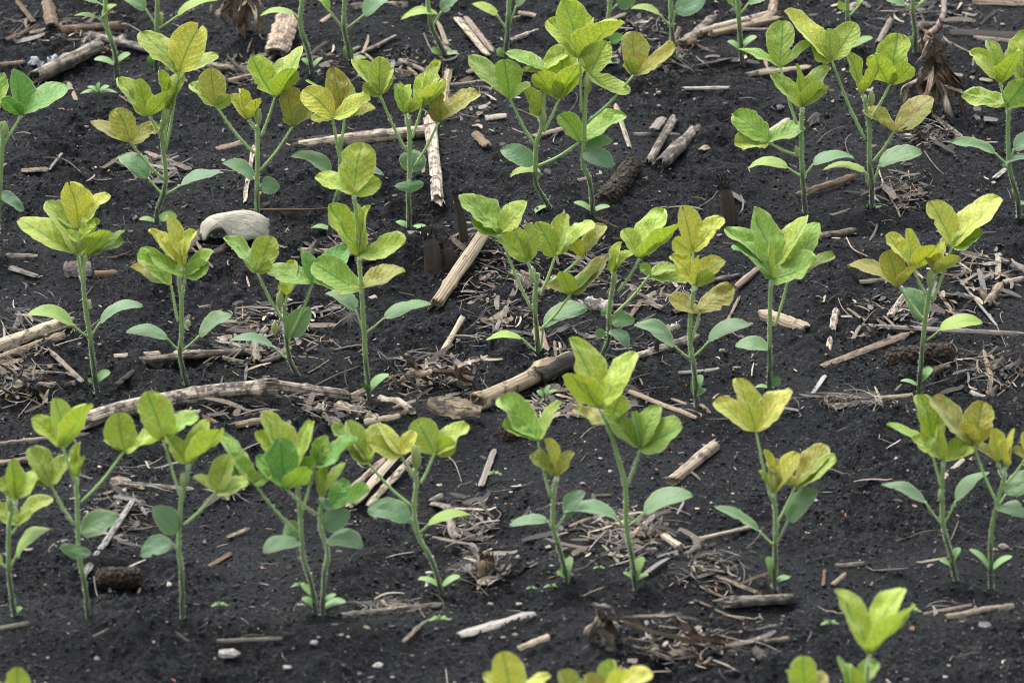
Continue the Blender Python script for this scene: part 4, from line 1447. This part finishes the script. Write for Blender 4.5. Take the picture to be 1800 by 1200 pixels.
# --- half shells
slat("hollow half shell of tan stalk", 1340, 552, 1420, 580, 27, 'tan', curve=.75, wear=.15, cat="stalk shell", name="stalk_shell", g='half', tilt=20)
slat("brown lower half shell of a thick stalk", -12, 634, 112, 588, 15, 'tan', curve=.6, wear=.3, cat="stalk shell", name="stalk_shell", g='half')
slat("brown curled stalk shell", 1734, 536, 1760, 500, 17, 'tan', curve=.8, wear=.35, cat="stalk shell", name="stalk_shell", g='half', tilt=10)
slat("paddle-shaped pale wood flake", 752, 708, 846, 724, 36, 'tan', curve=.25, wear=.35, cat="husk", name="husk_flake", g='husk', tilt=30, jag=.5, belly=True, thick=.0008, lift=.6)
slat("oval pinkish husk", 944, 578, 962, 632, 26, 'tan', curve=.5, wear=.1, cat="husk", name="husk_flake", g='husk', tilt=5, taper=.5)
slat("fan-shaped brown husk", 506, 28, 486, 92, 46, 'tan', curve=.3, wear=.3, cat="husk", name="husk_flake", g='husk', tilt=5, jag=.6)
slat("ridged grey-brown chip", 112, 474, 160, 472, 30, 'grey', curve=.2, wear=.2, cat="husk", name="husk_flake", g='husk', tilt=10, jag=.6)
slat("smooth brown oval husk", 166, 482, 206, 480, 13, 'brown', curve=.5, wear=.1, cat="husk", name="husk_flake", g='husk')
slat("brown wedge of husk", 1044, 388, 1088, 402, 18, 'brown', curve=.3, wear=.2, cat="husk", name="husk_flake", g='husk', taper=.7)
slat("grey torn bark leaf", 1028, 532, 1078, 540, 26, 'white', curve=.3, wear=.45, cat="husk", name="husk_flake", g='husk', tilt=15, jag=.9)
slat("reddish brown scrap of leaf", 836, 236, 858, 258, 16, 'rust', curve=.6, wear=.2, cat="husk", name="husk_flake", g='husk', jag=.8)
slat("curled grey-brown strap of husk", 452, 636, 468, 578, 15, 'grey', curve=.7, wear=.2, cat="husk", name="husk_flake", g='husk', mids=((448, 604),))
slat("brown curled husk scrap", 758, 888, 806, 948, 15, 'grey', curve=.8, wear=.3, cat="husk", name="husk_flake", g='husk', mids=((790, 896), (794, 930)), twist=1.0)
slat("dark curl of husk above the brown mass", 756, 884, 776, 872, 14, 'grey', curve=.8, wear=.3, cat="husk", name="husk_flake", g='husk')

# --- slats and splinters
SL = """148 1010 234 878 12 silver|twisted silvery stem shred;620 886 712 784 15 pale|long pale stalk split;645 890 740 788 13 pale|second long pale stalk split;608 868 676 806 12 tan|tan stalk split with loose fibres
612 892 640 862 12 cream|cream splinter end;804 32 858 98 12 cream|pale split slat;818 30 868 92 10 tan|tan split slat;770 38 786 80 8 pale|short pale slat
616 13 714 9 13 tan|level tan slat;564 40 582 26 8 tan|small tan slat;853 208 891 203 10 pale|short pale slat;897 72 946 53 9 pale|pale tilted slat;911 22 968 32 9 tan|tan slat
1082 184 1107 260 9 pale|pale upright-lying slat;1311 132 1362 121 10 pale|pale slat;1320 130 1426 117 9 pale|long pale slat;1350 233 1387 209 9 white|whitish slat
1640 202 1692 242 8 tan|tan diagonal slat;1674 130 1746 143 6 tan|thin tan slat;1400 344 1506 308 13 brown|rough dark brown strip;1747 314 1768 297 8 white|short white slat
0 114 43 109 8 tan|tan slat at the edge;121 147 142 193 8 tan|short tan slat;123 193 138 202 6 tan|tiny tan slat;256 267 337 299 8 grey|grey slat;85 300 108 270 6 grey|short grey slat
37 300 85 297 8 tan|pointed tan slat;380 262 426 250 9 tan|tan leaf scrap;430 356 446 256 9 cream|pale upright-lying slat;17 470 66 486 9 grey|grey slat;10 448 67 450 8 tan|flat brown slat
92 620 146 672 9 grey|dark grey-tan slat;0 638 41 633 10 tan|frayed tan slat;204 677 260 630 10 dark|charred black slat;200 625 365 617 9 pale|long thin pale slat;0 780 158 762 9 grey|long grey slat
594 709 664 738 18 pale|broad pale splayed slat;640 742 704 730 11 pale|thin pale slat with split fibres;724 426 796 424 8 tan|tan slat;1118 626 1228 590 14 cream|clean cream plank;1192 655 1302 646 6 white|whitish reed
1097 684 1226 735 8 tan|long tan splinter;1463 500 1562 491 8 grey|grey-tan reed;1523 530 1576 518 5 tan|thin tan splinter;1564 556 1590 518 12 cream|cream splinter;1490 542 1522 565 5 tan|narrow tan splinter
1444 644 1598 586 12 tan|long frayed tan splinter;1428 692 1450 660 7 white|small whitish splinter;1516 572 1806 588 9 grey|very long grey-tan reed;1684 488 1752 572 5 silver|bluish white reed;1646 509 1682 558 7 tan|tan reed
1763 496 1802 489 10 pale|pale slat;1698 444 1738 453 7 tan|short tan slat;1733 436 1797 412 5 tan|thin tan reed;1780 464 1806 476 13 grey|grey bark strip;1456 712 1517 711 8 tan|flat tan slat;1447 532 1454 500 5 pale|tiny pale slat
1498 598 1512 572 7 grey|hooked grey scrap;200 847 341 859 8 white|white-topped plank;600 1082 776 1062 11 grey|grey-tan weathered strip;806 1116 940 1079 16 white|pale grey plank;381 1126 497 1121 7 grey|grey slat
351 1005 408 970 7 brown|dark brown slat;399 944 439 927 6 pale|pale slat;338 1062 382 1064 10 brown|brown slat;149 1126 218 1092 5 tan|thin tan splinter;178 1126 218 1145 7 tan|small tan slat;-6 1104 53 1094 8 grey|grey slat at the edge
845 855 869 790 12 grey|grey charred slat;708 1128 738 1098 7 tan|small tan split;910 1140 965 1118 11 cream|cream slat;1040 872 1076 870 6 tan|short tan slat;1623 1080 1707 1063 7 tan|tan straw slat;1662 1084 1780 1064 10 pale|long pale slat
1342 1127 1388 1121 8 tan|short tan slat;1467 994 1520 990 8 grey|grey slat;1463 1028 1486 1008 9 tan|tan slat;1447 1030 1449 1002 6 brown|little brown slat;1656 842 1694 806 9 pale|pale slat;748 1040 753 1012 6 white|white slat
1709 2 1806 6 12 tan|level tan slat;1672 56 1806 64 13 dark|dark weathered plank;1712 66 1806 76 8 grey|lower grey plank;1060 40 1100 24 6 tan|tan slat;1113 236 1196 237 7 grey|thin grey slat;1015 318 1056 306 6 tan|thin tan slat
936 240 990 226 8 tan|tan husk slat;1148 228 1164 208 16 grey|grey chunk;1731 618 1742 660 11 tan|tan bent slat;1742 660 1738 700 9 tan|tan lower slat;975 600 978 640 6 tan|tan upright-lying reed;984 602 990 640 6 pale|pale reed
871 580 892 534 7 grey|grey reed;1330 1040 1210 992 7 tan|long tan splinter;1150 950 1060 918 7 tan|tan strip;1100 950 1150 905 8 pale|pale strip;1000 925 1060 905 6 tan|brown strip;1232 264 1244 258 10 tan|tan chip
454 96 588 99 8 tan|long thin brown slat;640 115 720 128 8 tan|low brown slat;700 105 746 124 8 pale|pale slat;716 118 742 140 6 tan|narrow slat;860 112 820 128 9 tan|brown slat;790 150 862 142 7 grey|grey slat
92 46 84 4 22 rust|reddish brown husk scrap;60 40 30 2 8 brown|brown husk strip;1600 585 1640 560 8 tan|tan slat;1180 700 1250 726 5 tan|thin splinter;1279 563 1300 521 5 tan|thin curved splinter;1104 502 1147 532 6 tan|thin tan slat"""
for item in SL.replace("\n", ";").split(";"):
    a, d = item.split("|"); q = a.split()
    slat(d, *map(float, q[:5]), tone=q[5], wear=R.uniform(.1, .45), curve=R.uniform(.1, .6), jag=R.uniform(.3, .9), tilt=R.uniform(25, 50), lift=R.uniform(.5, 1.0), twist=R.uniform(-.5, .5))

# --- thin straws, twigs and roots
TW = """3 tan|thin bent straw|7,285 102,278 147,306;6 brown|long reddish brown stick|425,369 520,369 592,366;3 dark|dark twig|1251,129 1290,118 1332,108;5 pale|curved white root|1544,298 1556,330 1579,371;3 tan|curved straw|1625,266 1642,290 1660,308
8 grey|twisted grey root below a stem|1537,362 1541,400 1516,443;4 cream|curved white fibre|1488,418 1500,438 1526,451;4 tan|pale straw|210,168 230,182 253,200;5 grey|bent grey twig|580,597 600,612 619,641;5 grey|grey twig|548,681 590,660 636,642
4 tan|straw|541,656 560,645 585,628;4 grey|curled root|165,1013 173,1050 200,1066 277,1074;4 tan|curved straw root|1736,870 1695,900 1671,949;3 tan|straw|1058,420 1080,424 1105,427;3 white|white bristle|716,402 740,412 760,421
4 tan|straw|524,519 555,522 592,534;4 brown|brown twig|185,453 210,450 230,441;3 brown|dark twig|205,484 216,474 231,463;5 tan|straw|692,463 716,448 740,435;3 tan|straw|140,530 170,498 180,494;3 dark|dark twig|217,380 224,420 240,440
3 white|looping white root|152,790 152,812 168,815;4 cream|fine pale root|222,494 240,492 262,494;3 tan|root|1500,560 1480,540 1470,512;3 tan|fine root|1597,300 1600,345 1585,380;3 cream|fine root|1560,310 1580,350 1625,350;3 tan|fine root|1612,332 1590,352 1560,358
3 cream|fine pale root|1625,318 1600,330 1585,352;3 tan|straw|60,920 10,900 0,880;3 tan|straw|0,560 20,590 60,580;4 tan|straw|1020,770 1040,752 1066,744;3 rust|rust twig|1020,812 1032,796;4 tan|straw|785,800 800,815 812,848
3 grey|twig|860,925 880,905 870,892;3 tan|root|1160,1000 1200,1000 1240,1030;4 grey|twig|1214,905 1180,892 1150,890;4 tan|straw|1670,75 1700,90 1740,110;3 tan|straw|1750,40 1748,20;3 grey|twig|1220,370 1250,350 1262,335;3 grey|twig|1240,352 1230,348 1190,346
4 brown|brown twig|1040,352 1060,330 1062,318;3 tan|straw|894,186 920,196 945,207;4 tan|straw|0,180 60,192;3 white|white fibre|988,226 975,240 972,252;3 tan|straw|545,800 570,812 590,815;3 tan|fine straw|100,1040 130,1046 155,1060;4 tan|straw|1700,668 1740,660 1800,664
4 tan|straw|1705,700 1760,690 1806,640;3 grey|twig|1710,640 1760,620 1790,610;4 tan|reed|1750,700 1780,670 1804,650;3 tan|straw|30,735 60,700 90,680;4 brown|brown twig|0,690 50,700 100,728;3 tan|fine straw|430,730 470,722 500,720;4 grey|grey twig|745,60 760,90 790,110"""
for item in TW.replace("\n", ";").split(";"):
    a, d, p = item.split("|"); w, tn = a.split()
    twig(d, [tuple(map(float, q.split(","))) for q in p.split()], float(w), tn, forks=R.choice((0, 0, 1, 2)), cat="root" if "root" in d else "straw", name="dry_root" if "root" in d else "straw", g='root' if "root" in d else 'straw')

stub("dark rotten stubble stump", 764, 486, 754, 414, 32)
stub("smaller dark stubble stump", 792, 476, 784, 430, 22)
stub("tall thin dark brown stump shard", 820, 434, 800, 338, 15, 'brown', .7)
stub("dark standing stubble stump", 1284, 400, 1272, 326, 26)
stub("thin dark stump splinter", 1150, 626, 1156, 596, 9)
stub("low brown frayed stump", 846, 1020, 856, 984, 30, 'brown', .5)

cob("dark rotten corn cob", 168, 1014, 250, 1016, 44)
cob("large crumbling dark corn cob", 1062, 352, 1112, 290, 46)
cob("dark corn cob in the shade", 1556, 634, 1676, 624, 50)
cob("reddish brown cob stub", 880, 768, 926, 756, 44)

PB = """401 1150 44 white;366 1174 22 cream;171 1159 17 grey;190 1166 16 grey;247 1170 12 pale;347 1188 26 dark;230 1076 11 white;300 1030 24 white;318 1026 9 white;175 824 17 cream;271 1128 11 white;110 944 13 rust;130 1079 20 rust;665 1170 24 white;505 1173 19 white
644 1106 22 tan;773 854 17 cream;630 920 20 tan;755 850 9 tan;755 1008 17 white;742 1016 11 white;964 962 14 pale;970 1000 26 white;954 1092 18 white;1083 255 11 white;910 173 13 white;1284 187 8 white;1158 186 8 white;1158 164 13 tan;1137 165 8 tan
1371 190 18 silver;512 733 22 white;1269 617 15 tan;1730 1104 36 silver;1764 962 25 grey;1735 1136 12 grey;1722 1131 11 white;1625 882 12 white;1608 890 14 tan;1534 632 6 white;176 1147 8 white;131 468 6 white;175 606 10 tan;152 630 8 white;44 519 7 tan
657 526 24 cream;152 224 12 grey;1754 450 22 white;1762 44 12 grey;1738 246 11 rust;1716 256 18 grey;1326 198 8 white;1288 868 8 white;1250 884 8 white;1246 868 11 grey;1024 850 14 grey;1055 806 9 white;905 1116 14 tan;884 1120 12 grey;868 1098 13 grey
912 1062 16 pale;862 1062 14 tan;600 1116 12 pale;560 1120 10 grey;552 1130 18 white;448 1106 20 white;600 1170 14 grey;632 1184 10 grey;690 1190 9 white;84 1156 8 white;60 1150 9 silver;118 1040 15 dark;48 1060 10 grey;40 1128 12 silver;80 1200 10 grey
470 1120 8 tan;1370 1172 12 white;1420 1182 14 tan;1690 1150 11 tan;1668 1170 12 grey;1662 1190 13 white;1640 1120 8 white;1770 1090 9 tan;1520 1024 7 tan;1302 1110 9 tan;1262 1080 9 tan;1640 1034 11 white;1630 1025 7 white;1280 700 8 white;1300 690 7 white
900 886 8 rust;530 905 8 grey;1205 838 9 tan;1236 832 8 white;1330 796 10 tan;1340 560 9 rust;700 605 6 white;555 615 8 grey;90 560 7 tan;60 500 7 tan;435 630 7 white;340 560 6 tan;120 590 6 white;1066 700 7 white;1188 1010 9 tan;1120 1068 8 white"""
for item in PB.replace("\n", ";").split(";"):
    x, y, w, tn = item.split(); pebble(float(x), float(y), float(w), tn, R.uniform(.45, .75))

# --- bleached curled leaf with a hollow underneath
def bleached():
    g = ground(412, 423); y0 = g[1]; m = mpp(y0)
    top = [(352, 408), (356, 392), (374, 379), (402, 374), (434, 372), (456, 377), (471, 386)]
    bot = [(352, 410), (360, 424), (371, 408), (388, 402), (399, 411), (410, 425), (428, 424), (446, 421), (458, 424), (470, 419), (472, 405)]
    T = smooth_path([(x, 0, y) for x, y in top], 41); B = smooth_path([(x, 0, y) for x, y in bot], 41)
    mb = MB(); V = []; UV = []; F = []; nv = 22
    for i in range(41):
        u = i / 40
        prof = math.sin(math.pi * min(.96, max(.04, u))) ** .5
        for j in range(nv + 1):
            v = j / nv
            if v < .62:                      # the face towards the viewer, bottom edge to ridge
                f = v / .62; px = B[i][0] + (T[i][0] - B[i][0]) * f; py = B[i][2] + (T[i][2] - B[i][2]) * math.sin(f * math.pi / 2)
                p = at(px, py, y0 + (-34 + 34 * f ** 1.4) * m * prof)
            else:                            # over the ridge and down to the soil behind
                f = (v - .62) / .38; r = at(T[i][0], T[i][2], y0); h = r[2] - g[2]
                p = r + np.array([0, 30 * m * prof * f, -h * .95 * f ** 1.8])
            rg = -abs(math.sin(5.5 * u + 1.2 * v + .5)) * 5 + 3 * math.sin(11 * u - 6 * v)
            p = p + np.array([0, 1, -.12]) * m * -rg * prof
            p = p + np.array([R.uniform(-1, 1), 0, R.uniform(-1, 1)]) * m * (1.2 if j in (0,) else 3.0 if i > 37 else .2)
            p = p + np.array([0, 1, .4]) * m * 9 * prof * v * float(vnoise(u * 5, v * 4))
            p = p - np.array([0, 0, 1]) * m * 2 * math.exp(-((u - .40 + .3 * v) / .025) ** 2)
            V.append(p); UV.append((u, v))
    k = nv + 1
    for i in range(40):
        for j in range(nv): F.append((i * k + j, i * k + j + 1, (i + 1) * k + j + 1, (i + 1) * k + j))
    mb.add(V, F, UV)
    o = mb.obj("bleached_leaf", M_PALE, None, g)
    md = o.modifiers.new("thickness", 'SOLIDIFY'); md.thickness = 0.0005
    tag(o, "bleached white curled leaf lying hollow side down beside a third-row seedling", "dead leaf")
bleached()

def film(x, y, w, lab):
    p = ground(x, y); r = w * .5 * mpp(p[1])
    mb = MB(); V = []; UV = []; F = []; n = 9
    ph = [R.uniform(0, 6) for _ in range(4)]
    for i in range(n):
        for j in range(n):
            a, b = i / (n - 1) * 2 - 1, j / (n - 1) * 2 - 1
            q = 1 - .25 * abs(math.sin(4 * math.atan2(b, a) + ph[3]))
            V.append(p + np.array([a * r * q, b * r * q * 1.2, r * (.55 - .4 * (a * a + b * b) * .6 + .22 * math.sin(3 * a + ph[0]) + .2 * math.sin(4 * b + ph[1]) + .12 * math.sin(9 * a * b + ph[2]))]))
            UV.append((a, b))
    for i in range(n - 1):
        for j in range(n - 1): F.append((i * n + j, i * n + j + 1, (i + 1) * n + j + 1, (i + 1) * n + j))
    mb.add(V, F, UV)
    o = mb.obj("plastic_scrap" if x < 200 else "dry_leaf_scrap", M_FILM if x < 200 else M_STRAW, None, p, smooth=False, color=(.16, .15, .14, .5))
    tag(o, lab, "scrap", "crumpled pale scraps")
film(64, 113, 34, "larger crumpled bluish white scrap beside the split log at upper left")
film(92, 106, 24, "smaller crumpled bluish white scrap touching the split log at upper left")
film(1435, 214, 40, "lumpy grey fuzzy scrap behind the seventh third-row seedling")

# --- seed fluff
def fluff():
    c = at(617, 552, ground(650, 709)[1] - .01); r = 26 * mpp(c[1])
    mb = MB()
    for _ in range(60):
        d = unit(np.array([R.gauss(0, 1), R.gauss(0, .6), R.gauss(0, 1)])); e = c + d * r * R.uniform(.6, 1.1) + np.array([0, 0, R.uniform(-.2, 0) * r])
        s = unit(np.cross(d, [0.3, 1, 0.2])) * 0.00010
        mb.add([c - s, c + s, e + s * .5, e - s * .5], [(0, 1, 2, 3)], [(0, 0)] * 4)
    b = ground(584, 578, .001)
    sweep(mb, [c, (c + b) / 2 + [0, 0, .001], b], np.array([0, 1.0, 0]), lambda t: circ(.0004, 5))
    o = mb.obj("seed_fluff", M_STRAW, None, c, color=(.75, .75, .72, 1))
    tag(o, "feathery white seed tuft caught under a leaf of the tallest second-row seedling", "seed tuft")
fluff()

# --- withered weeds: hanging curled leaves on a bent stem
def withered(name, label, base, top, leaves, tone, hang=1.0, wleaf=14):
    b = ground(*base); y = b[1]; m = mpp(y)
    root = empty(name, b); tag(root, label, "dead plant", "withered plants")
    t = at(top[0], top[1], y + .01)
    mb = MB(); P = smooth_path([b, (b + t) / 2 + [0.004, .004, 0], t], 12)
    sweep(mb, P, np.array([1.0, 0, .1]), lambda q: circ(3.2 * m * (1 - .4 * q), 7))
    mb.obj("stem", M_STRAW, root, b, color=rgba('brown', .3))
    for (x0, y0, x1, y1, w) in leaves:
        p0 = at(x0, y0, y + R.uniform(-.012, .012)); p1 = at(x1, y1, y + R.uniform(-.02, .012))
        L = np.linalg.norm(p1 - p0)
        mid = [p0 + (p1 - p0) * q + np.array([R.uniform(-.16, .16), R.uniform(-.16, .16), R.uniform(-.05, .1)]) * L for q in (.33, .66)]
        pts = smooth_path([p0] + mid + [p1], 18)
        for i, p in enumerate(pts):
            z = float(h_low(p[0], p[1])) + .001
            if p[2] < z: pts[i] = np.array([p[0], p[1], z])
        hw = w * .5 * m; tw = R.uniform(-3, 3); cu = R.uniform(.6, 1.4); ph = R.uniform(0, 6)
        hints = [np.array([math.cos(tw * i / 17), math.sin(tw * i / 17), 0.15]) for i in range(18)]
        def sec(q):
            e = max(.12, math.sin(math.pi * min(.97, q * .9 + .06)) ** .7); o = []
            for k in range(8):
                f = k / 7 * 2 - 1
                o.append((hw * e * f * (1 - .3 * cu * f * f) * (1 + .15 * math.sin(19 * q + ph)), hw * e * cu * (f * f - .4) + hw * .18 * math.sin(14 * q + 3 * f + ph)))
            return o + [(a, c - hw * .06) for a, c in o[::-1]]
        mb = MB(); sweep(mb, pts, hints, sec)
        mb.obj("dry_leaf", M_STRAW, root, b, color=rgba(R.choice(tone), R.uniform(.1, .4)))
withered("withered_weed", "withered brown weed with drooping curled leaves near the upper right", (1632, 196), (1640, 62),
         [(1640, 66, 1612, 110, 14), (1640, 66, 1668, 120, 16), (1636, 80, 1600, 160, 18), (1640, 90, 1650, 180, 22), (1645, 90, 1682, 170, 18), (1632, 100, 1618, 178, 22), (1640, 110, 1672, 160, 22),
          (1636, 120, 1640, 200, 18), (1618, 120, 1584, 176, 12), (1650, 120, 1690, 150, 12), (1640, 70, 1622, 52, 12), (1650, 130, 1662, 206, 16), (1628, 130, 1606, 196, 12), (1625, 60, 1618, 90, 10), (1655, 60, 1672, 84, 10), (1640, 100, 1596, 190, 20), (1650, 110, 1690, 200, 20), (1646, 140, 1676, 212, 18), (1630, 150, 1622, 210, 18), (1612, 130, 1580, 196, 16), (1660, 150, 1700, 168, 12), (1642, 60, 1652, 30, 14)],
         ['tan', 'brown', 'tan', 'rust', 'pale', 'brown'])
withered("withered_weed", "withered olive-brown leaf clump at the top edge left of centre", (430, 66), (418, -22),
         [(418, -16, 388, 20, 14), (410, -6, 398, 44, 12), (418, -4, 412, 52, 14), (424, -8, 440, 58, 14), (430, -6, 448, 48, 14), (400, -16, 370, 22, 12), (426, 0, 422, 66, 10), (410, -18, 362, 10, 10), (440, -10, 460, 30, 12), (434, 4, 434, 40, 16), (396, 0, 384, 36, 18), (440, 10, 456, 60, 16), (416, 20, 436, 70, 16), (404, 10, 420, 56, 18)],
         ['brown', 'olive', 'tan', 'pale', 'tan'])
withered("dead_husk_clump", "grey crumpled husk knot with long brown fibres trailing right near the bottom", (1060, 1140), (1050, 1078),
         [(1050, 1070, 1040, 1130, 34), (1060, 1080, 1084, 1130, 40), (1050, 1100, 1074, 1150, 36), (1086, 1086, 1230, 1092, 20), (1090, 1090, 1250, 1140, 14), (1180, 1082, 1240, 1130, 24), (1100, 1120, 1185, 1160, 14), (1180, 1160, 1300, 1190, 12),
          (1100, 1130, 1180, 1140, 10), (1130, 1150, 1180, 1200, 18), (1200, 1110, 1300, 1150, 14), (1080, 1080, 1040, 1060, 16), (1240, 1130, 1270, 1180, 14), (1090, 1150, 1110, 1180, 12), (1200, 1150, 1260, 1198, 14), (1110, 1086, 1200, 1078, 16)],
         ['grey', 'tan', 'brown', 'grey', 'grey'])
withered("dead_husk_clump", "tangled brown dried leaves behind the paddle-shaped wood flake", (770, 690), (760, 650),
         [(700, 672, 760, 650, 20), (720, 640, 760, 672, 18), (760, 660, 812, 650, 22), (740, 680, 800, 690, 16), (690, 690, 740, 700, 12), (800, 640, 836, 690, 20), (706, 626, 734, 650, 22), (780, 680, 830, 676, 14), (750, 700, 700, 650, 12), (690, 660, 730, 690, 14), (810, 660, 826, 650, 26), (760, 690, 790, 720, 12)],
         ['brown', 'tan', 'brown', 'rust', 'grey'])
withered("dead_husk_clump", "small brown dried leaf heap at the left edge below the first second-row seedling", (40, 690), (40, 660),
         [(0, 640, 50, 690, 16), (20, 660, 70, 700, 14), (36, 650, 60, 640, 12), (60, 680, 100, 672, 12), (20, 700, 80, 720, 14), (90, 690, 130, 676, 12), (0, 680, 30, 720, 12)],
         ['brown', 'tan', 'grey'])
withered("dead_husk_clump", "little curled brown leaf scraps below the eighth third-row seedling's bronze leaf", (1626, 250), (1622, 232),
         [(1606, 240, 1630, 236, 12), (1620, 236, 1650, 256, 12), (1612, 250, 1640, 262, 10), (1600, 252, 1616, 240, 10)], ['brown', 'tan', 'rust'])

# --- more loose straws lying in the residue bands, each its own piece
BANDS = [(1150, 112, 120, 26), (760, 664, 110, 40), (40, 665, 60, 40), (1090, 940, 90, 40), (1230, 1000, 70, 50), (1190, 1130, 130, 50), (1730, 660, 80, 40), (700, 120, 140, 30), (430, 610, 80, 50),
         (870, 490, 70, 60), (1000, 470, 90, 60), (1150, 505, 80, 50), (1600, 545, 130, 50), (640, 435, 130, 20), (90, 50, 110, 40), (420, 130, 90, 25), (600, 725, 160, 25), (1640, 30, 130, 40), (1060, 705, 120, 25),
         (500, 90, 80, 30), (1250, 60, 80, 30), (1700, 460, 90, 50), (230, 900, 60, 60), (300, 440, 200, 30)]
ADJ = ["crooked", "split", "flattened", "frayed", "narrow", "stubby", "weathered", "slender"]
for i in range(150):
    hx, hy, sx, sy = BANDS[i % len(BANDS)]
    x, y = hx + R.gauss(0, sx * .6), hy + R.gauss(0, sy * .6)
    L = R.uniform(18, 62); a = R.gauss(0, .55); w = R.uniform(3, 9)
    dx, dy = L * math.cos(a) / 2, L * math.sin(a) * .55
    tn = R.choice(('tan', 'grey', 'pale', 'brown', 'grey', 'tan', 'dark', 'white'))
    nm = {'white': 'whitish', 'dark': 'dark'}.get(tn, tn)
    if R.random() < .6: slat("%s %s splinter" % (R.choice(ADJ), nm), x - dx, y - dy, x + dx, y + dy, w, tone=tn, wear=R.uniform(.2, .5), curve=R.uniform(0, .8), jag=1, tilt=R.uniform(10, 55), lift=R.uniform(.3, .9), lift2=R.uniform(.3, 2.0), twist=R.uniform(-1.2, 1.2), bend=R.uniform(-.08, .08))
    else: twig("%s %s stick" % (R.choice(ADJ), nm), [(x - dx, y - dy), (x + R.uniform(-4, 4), y + R.uniform(-5, 3)), (x + dx, y + dy)], w * .6, tn, wear=.4, forks=R.choice((0, 1)))

for i in range(64):
    hx, hy, sx, sy = BANDS[(i * 5) % len(BANDS)]
    x, y = hx + R.gauss(0, sx * .7), hy + R.gauss(0, sy * .7)
    L = R.uniform(18, 48); a = R.gauss(0, .8); w = R.uniform(8, 19)
    dx, dy = L * math.cos(a) / 2, L * math.sin(a) * .55
    tn = R.choice(('grey', 'brown', 'tan', 'pale', 'brown', 'grey'))
    slat("%s %s husk scrap" % (R.choice(["torn", "curled", "crumpled", "matted", "ragged"]), tn), x - dx, y - dy, x + dx, y + dy, w, tone=tn, wear=R.uniform(.3, .7), curve=R.uniform(.3, 1.1), jag=1.2, tilt=R.uniform(0, 50),
         lift=R.uniform(.1, .4), lift2=R.uniform(.1, .8), twist=R.uniform(-2, 2), bend=R.uniform(-.2, .2), belly=True, thick=.0003, cat="husk", name="husk_flake", g='husk')

# --- loose chaff and fibres: far too many to count
def chaff(name, n, hot, lmin, lmax, wmin, wmax, cols, share=.7, curl=.16):
    V = []; F = []; C = []
    for _ in range(n):
        if hot and R.random() < share:
            hx, hy, sx, sy = R.choice(hot)
            px, py = hx + R.gauss(0, sx * .55), hy + R.gauss(0, sy * .55)
            p = ground(px, py)
        else:
            y = R.uniform(flat_y(1290), flat_y(-80)); hf = 0.05 + (y - CP[1]) / math.cos(PITCH) * 900 / FPX
            x = R.uniform(-hf, hf); p = np.array([x, y, float(h_low(x, y))])
        a = R.uniform(0, 6.28); L = lmin + (lmax - lmin) * R.random() ** 2.2; w = (wmin + (wmax - wmin) * R.random() ** 2) * .5
        d = np.array([math.cos(a), math.sin(a), 0]); s = np.array([-math.sin(a), math.cos(a), R.uniform(-.6, .6)])
        lift = R.uniform(.001, .004); cv = R.gauss(0, curl)
        arch = abs(R.gauss(0, .03)) * L
        k = 6; o = len(V); tl = R.gauss(0, .15)
        for i in range(k + 1):
            t = i / k
            q = p + d * (L * (t - .5)) + s * (cv * L * 4 * t * (1 - t))
            q = np.array([q[0], q[1], max(q[2] + arch * 4 * t * (1 - t) + tl * L * (t - .5), float(h_low(q[0], q[1])) if i % 3 == 0 else -9) + lift])
            ww = w * (1 - .5 * abs(2 * t - 1) ** 3)
            V.append(q - s * ww); V.append(q + s * ww)
        c = R.choice(cols); j = R.uniform(.4, 1.15); cc = (c[0] * j, c[1] * j, c[2] * j)
        C.extend([cc] * (2 * (k + 1)))
        for i in range(k): F.append((o + 2 * i, o + 2 * i + 1, o + 2 * i + 3, o + 2 * i + 2))
    o = fast_mesh(name, np.array(V), np.array(F), M_LIT, smooth=True, col=np.array(C))
    tag(o, kind="stuff")
HOT = [(870, 480, 70, 60), (870, 560, 50, 60), (1150, 110, 110, 25), (1130, 60, 60, 30), (760, 665, 90, 35), (760, 665, 90, 35), (40, 670, 60, 40), (1090, 945, 90, 40), (1110, 920, 60, 30), (1240, 1010, 60, 45), (1190, 1130, 120, 50),
       (1740, 660, 80, 40), (700, 125, 130, 30), (430, 610, 60, 50), (1000, 470, 80, 50), (1150, 510, 70, 40), (1600, 550, 110, 40), (640, 430, 110, 15), (1640, 240, 40, 20), (1590, 340, 50, 40), (60, 590, 60, 50), (1640, 20, 120, 40),
       (120, 60, 100, 30), (420, 130, 80, 20), (560, 720, 110, 20), (300, 730, 120, 15), (220, 900, 40, 60), (400, 860, 30, 20), (700, 1070, 60, 12), (870, 430, 90, 30), (1030, 620, 100, 40), (1060, 700, 60, 20), (540, 560, 40, 60), (450, 570, 60, 40), (850, 1000, 40, 30), (820, 920, 40, 40), (1730, 480, 60, 40), (1500, 710, 70, 12), (280, 300, 50, 20), (820, 180, 60, 40), (1050, 700, 90, 20), (960, 720, 60, 30)]
TC = [(.30, .24, .17), (.19, .15, .11), (.38, .33, .26), (.12, .095, .075), (.15, .14, .135), (.24, .225, .21), (.075, .06, .05), (.045, .04, .036), (.03, .028, .026)]
chaff("straw_chaff", 2500, HOT, .004, .026, .0005, .0026, TC, .85, .08)
chaff("husk_shreds", 1100, HOT, .008, .038, .0018, .0055, TC + [(.05, .045, .04), (.03, .028, .025)], .90, .06)
chaff("loose_fibres", 1900, HOT, .010, .045, .0003, .0008, TC + [(.45, .42, .38)], .85, .14)
chaff("fine_scraps", 1800, HOT, .002, .008, .0008, .003, TC + [(.45, .38, .28), (.25, .12, .06)], .30)
